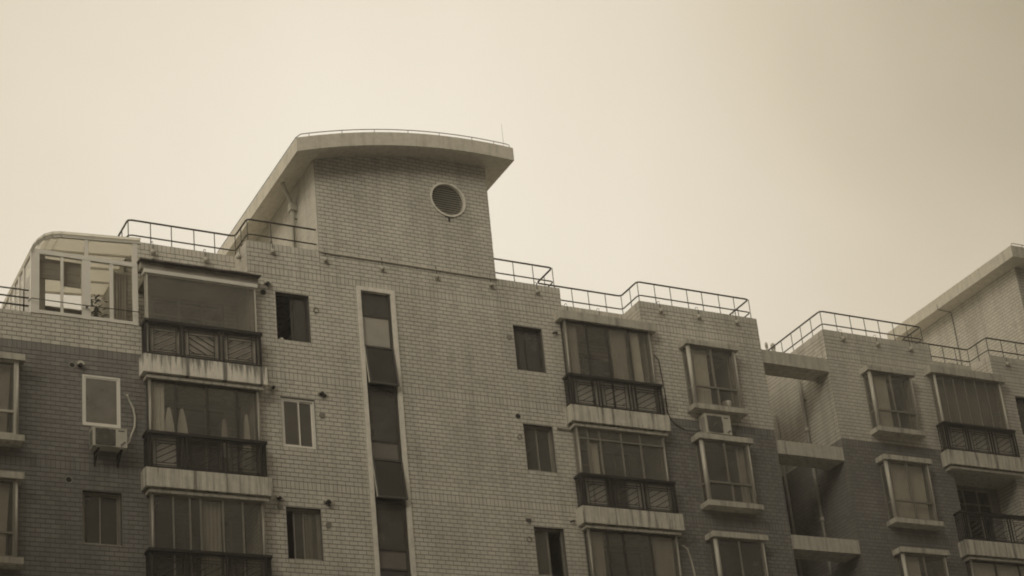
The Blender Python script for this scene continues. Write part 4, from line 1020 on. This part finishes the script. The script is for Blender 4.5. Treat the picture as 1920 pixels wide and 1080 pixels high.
curtain(6.75, 8.08, 15.35, 17.03, -.14, 'light grey curtain in the lower bay window at the left picture edge', 'curtain', 14, .016)
curtain(11.20, 11.49, 17.66, 19.83, -.10, 'white curtain at the left end of the middle left balcony', 'cloth_white', 4)
curtain(34.78, 37.20, 20.45, 22.90, .02, 'dull grey curtain filling the top balcony of the far block', 'drape', 9, .012)
curtain(34.80, 37.20, 14.85, 17.05, -.08, 'pale curtain in the lowest glazed balcony of the far block', 'cloth_white', 18, .02)
curtain(22.30, 22.68, 14.85, 17.05, -.08, 'grey curtain at the left of the lowest near balcony', 'curtain_grey', 5)
curtain(24.06, 24.74, 14.85, 17.05, -.08, 'grey curtain at the right of the lowest near balcony', 'curtain_grey', 8)
curtain(12.24, 12.72, 14.85, 17.05, -.08, 'grey brown curtain in the middle of the lowest left balcony', 'curtain_grey', 6)
curtain(22.52, 22.84, 17.66, 19.50, -.08, 'grey curtain behind the second pane of the near middle balcony', 'curtain', 5)
curtain(14.80, 15.02, 15.85, 17.03, .24, 'narrow grey curtain in the half open lowest window beside the balcony', 'curtain_grey', 3)
def shirt(x, z, w_, h_, y, label, mat='cloth_white'):
    pts = [(x-.025, z), (x+.03, z+.01), (x+w_*.22, z-.12), (x+w_*.40, z-h_*.62), (x+w_*.50, z-h_), (x+w_*.1, z-h_-.02), (x-w_*.46, z-h_+.03), (x-w_*.33, z-h_*.55), (x-w_*.18, z-.12)]
    t = empty('shirt', (x, y, z), label, 'shirt', 'washing drying in the middle left balcony')
    MB().prism(pts, y-.02, y+.02).build('cloth', M[mat], t)
    MB().bar((x-w_*.3, y, z-.05), (x, y, z+.04), .008).bar((x, y, z+.04), (x+w_*.3, y, z-.05), .008).tube([(x, y, z+.03), (x, y, z+.12)], .004, 6).build('hanger', M['rail'], t)
shirt(11.60, 19.26, .26, .62, -.04, 'white shirt hanging left of two in the middle left balcony')
shirt(11.90, 19.26, .28, .66, -.04, 'white shirt hanging right of two in the middle left balcony')
shirt(12.92, 19.15, .22, .95, .05, 'grey garment hanging right of the thick post in the middle left balcony', 'curtain_grey')
shirt(13.44, 19.30, .20, 1.1, .0, 'long pale garment at the right end of the middle left balcony', 'curtain')
def cup(x, y, z, rad, h_, label, name='cup', mat='cloth_white'):
    tag(MB().tube([(x, y, z), (x, y, z+h_*.1), (x, y, z+h_*.9), (x, y, z+h_)], [rad*.75, rad*.8, rad, rad*.95], 14).build(name, M[mat], None, True), label, name)
cup(26.22, -.2, 20.892, .045, .12, 'white cup at left on the top bay window sill')
cup(26.45, -.2, 20.892, .045, .10, 'white cup at right on the top bay window sill')
cup(27.05, -.18, 20.892, .14, .24, 'grey round jar on the top bay window sill', 'jar', 'curtain_grey')
cup(12.0, .1, 21.30, .10, .12, 'pale bowl behind the glass of the stained top balcony, at left', 'bowl')
cup(13.2, .1, 21.30, .09, .12, 'pale bowl behind the glass of the stained top balcony, at right', 'bowl')
tb = empty('side_shelf', (12.5, .1, 20.4), 'narrow shelf behind the glass of the stained top balcony', 'shelf')
MB().box(11.3, 13.5, -.02, .22, 21.27, 21.298).build('board', M['board'], tb)
for x in (11.4, 12.4, 13.4): MB().box(x, x+.03, 0, .2, 20.38, 21.27).build('leg', M['board'], tb)
cup(14.47, .16, 21.415, .05, .10, 'small pot on the sill of the open dark window left of the tower', 'pot', 'curtain')
cup(20.90, .25, 21.415, .07, .22, 'small pale jar inside the dark window right of the tower', 'jar', 'curtain')

# ------------------------------------------------------------------ unseen blocks added to shade the lower and right facade
def shade_block(x0, x1, y0, y1, h, label):
    o = empty('apartment_building', ((x0+x1)/2, (y0+y1)/2, 0), label, 'building', 'unseen blocks added for shade')
    MB().box(x0, x1, y0, y1, 0, h).build('wall', M['tile_dark'], o)
    p = MB(); p.box(x0-.2, x1+.2, y1+.001, y1+.2, h-.3, h+.9); p.box(x0-.2, x1+.2, y0-.2, y0-.001, h-.3, h+.9); p.box(x0-.2, x0-.001, y0, y1, h-.3, h+.9); p.box(x1+.001, x1+.2, y0, y1, h-.3, h+.9)
    p.build('parapet', M['concrete'], o)
    fm = MB(); fm.box(-.8, .8, .001, .06, -.75, .75); me = fm.mesh('window', M['alu'])
    pm = MB().box(-.72, .72, .061, .07, -.67, .67).mesh('pane', M['glass_dark'])
    z = 2.2; c = o.location
    while z < h-1.5:
        x = x0+2
        while x < x1-1.5:
            w_ = bpy.data.objects.new('window', me); COL.objects.link(w_); w_.parent = o; w_.location = Vector((x, y1, z)) - c
            q_ = bpy.data.objects.new('pane', pm); COL.objects.link(q_); q_.parent = w_
            x += 5.4
        z += 2.8
shade_block(-52, -12, -58, -46, 49, 'plain unseen brown block behind the viewer, added to shade the lower front')
shade_block(-8, 76, -56, -44, 74, 'high unseen brown block to the right behind the viewer, added to shade the far block')
shade_block(-16, 1.0, -22, -3, 22, 'unseen brown wing at the left, added to darken the lower left front')
shade_block(43.5, 58, -40, -2, 46, 'unseen brown wing at the right, added to darken the right side')

# ------------------------------------------------------------------ damp city air
hm = bpy.data.materials.new('haze'); hm.use_nodes = True; ht = hm.node_tree; ht.nodes.clear()
ho = ht.nodes.new('ShaderNodeOutputMaterial'); hv = ht.nodes.new('ShaderNodeVolumePrincipled')
hv.inputs['Color'].default_value = (.93, .92, .90, 1); hv.inputs['Density'].default_value = 0.0022; hv.inputs['Anisotropy'].default_value = 0.0
ht.links.new(hv.outputs[0], ho.inputs['Volume'])
hz = MB().box(-901, 901, -901, 901, -1, 78).build('haze', hm); hz['kind'] = 'stuff'
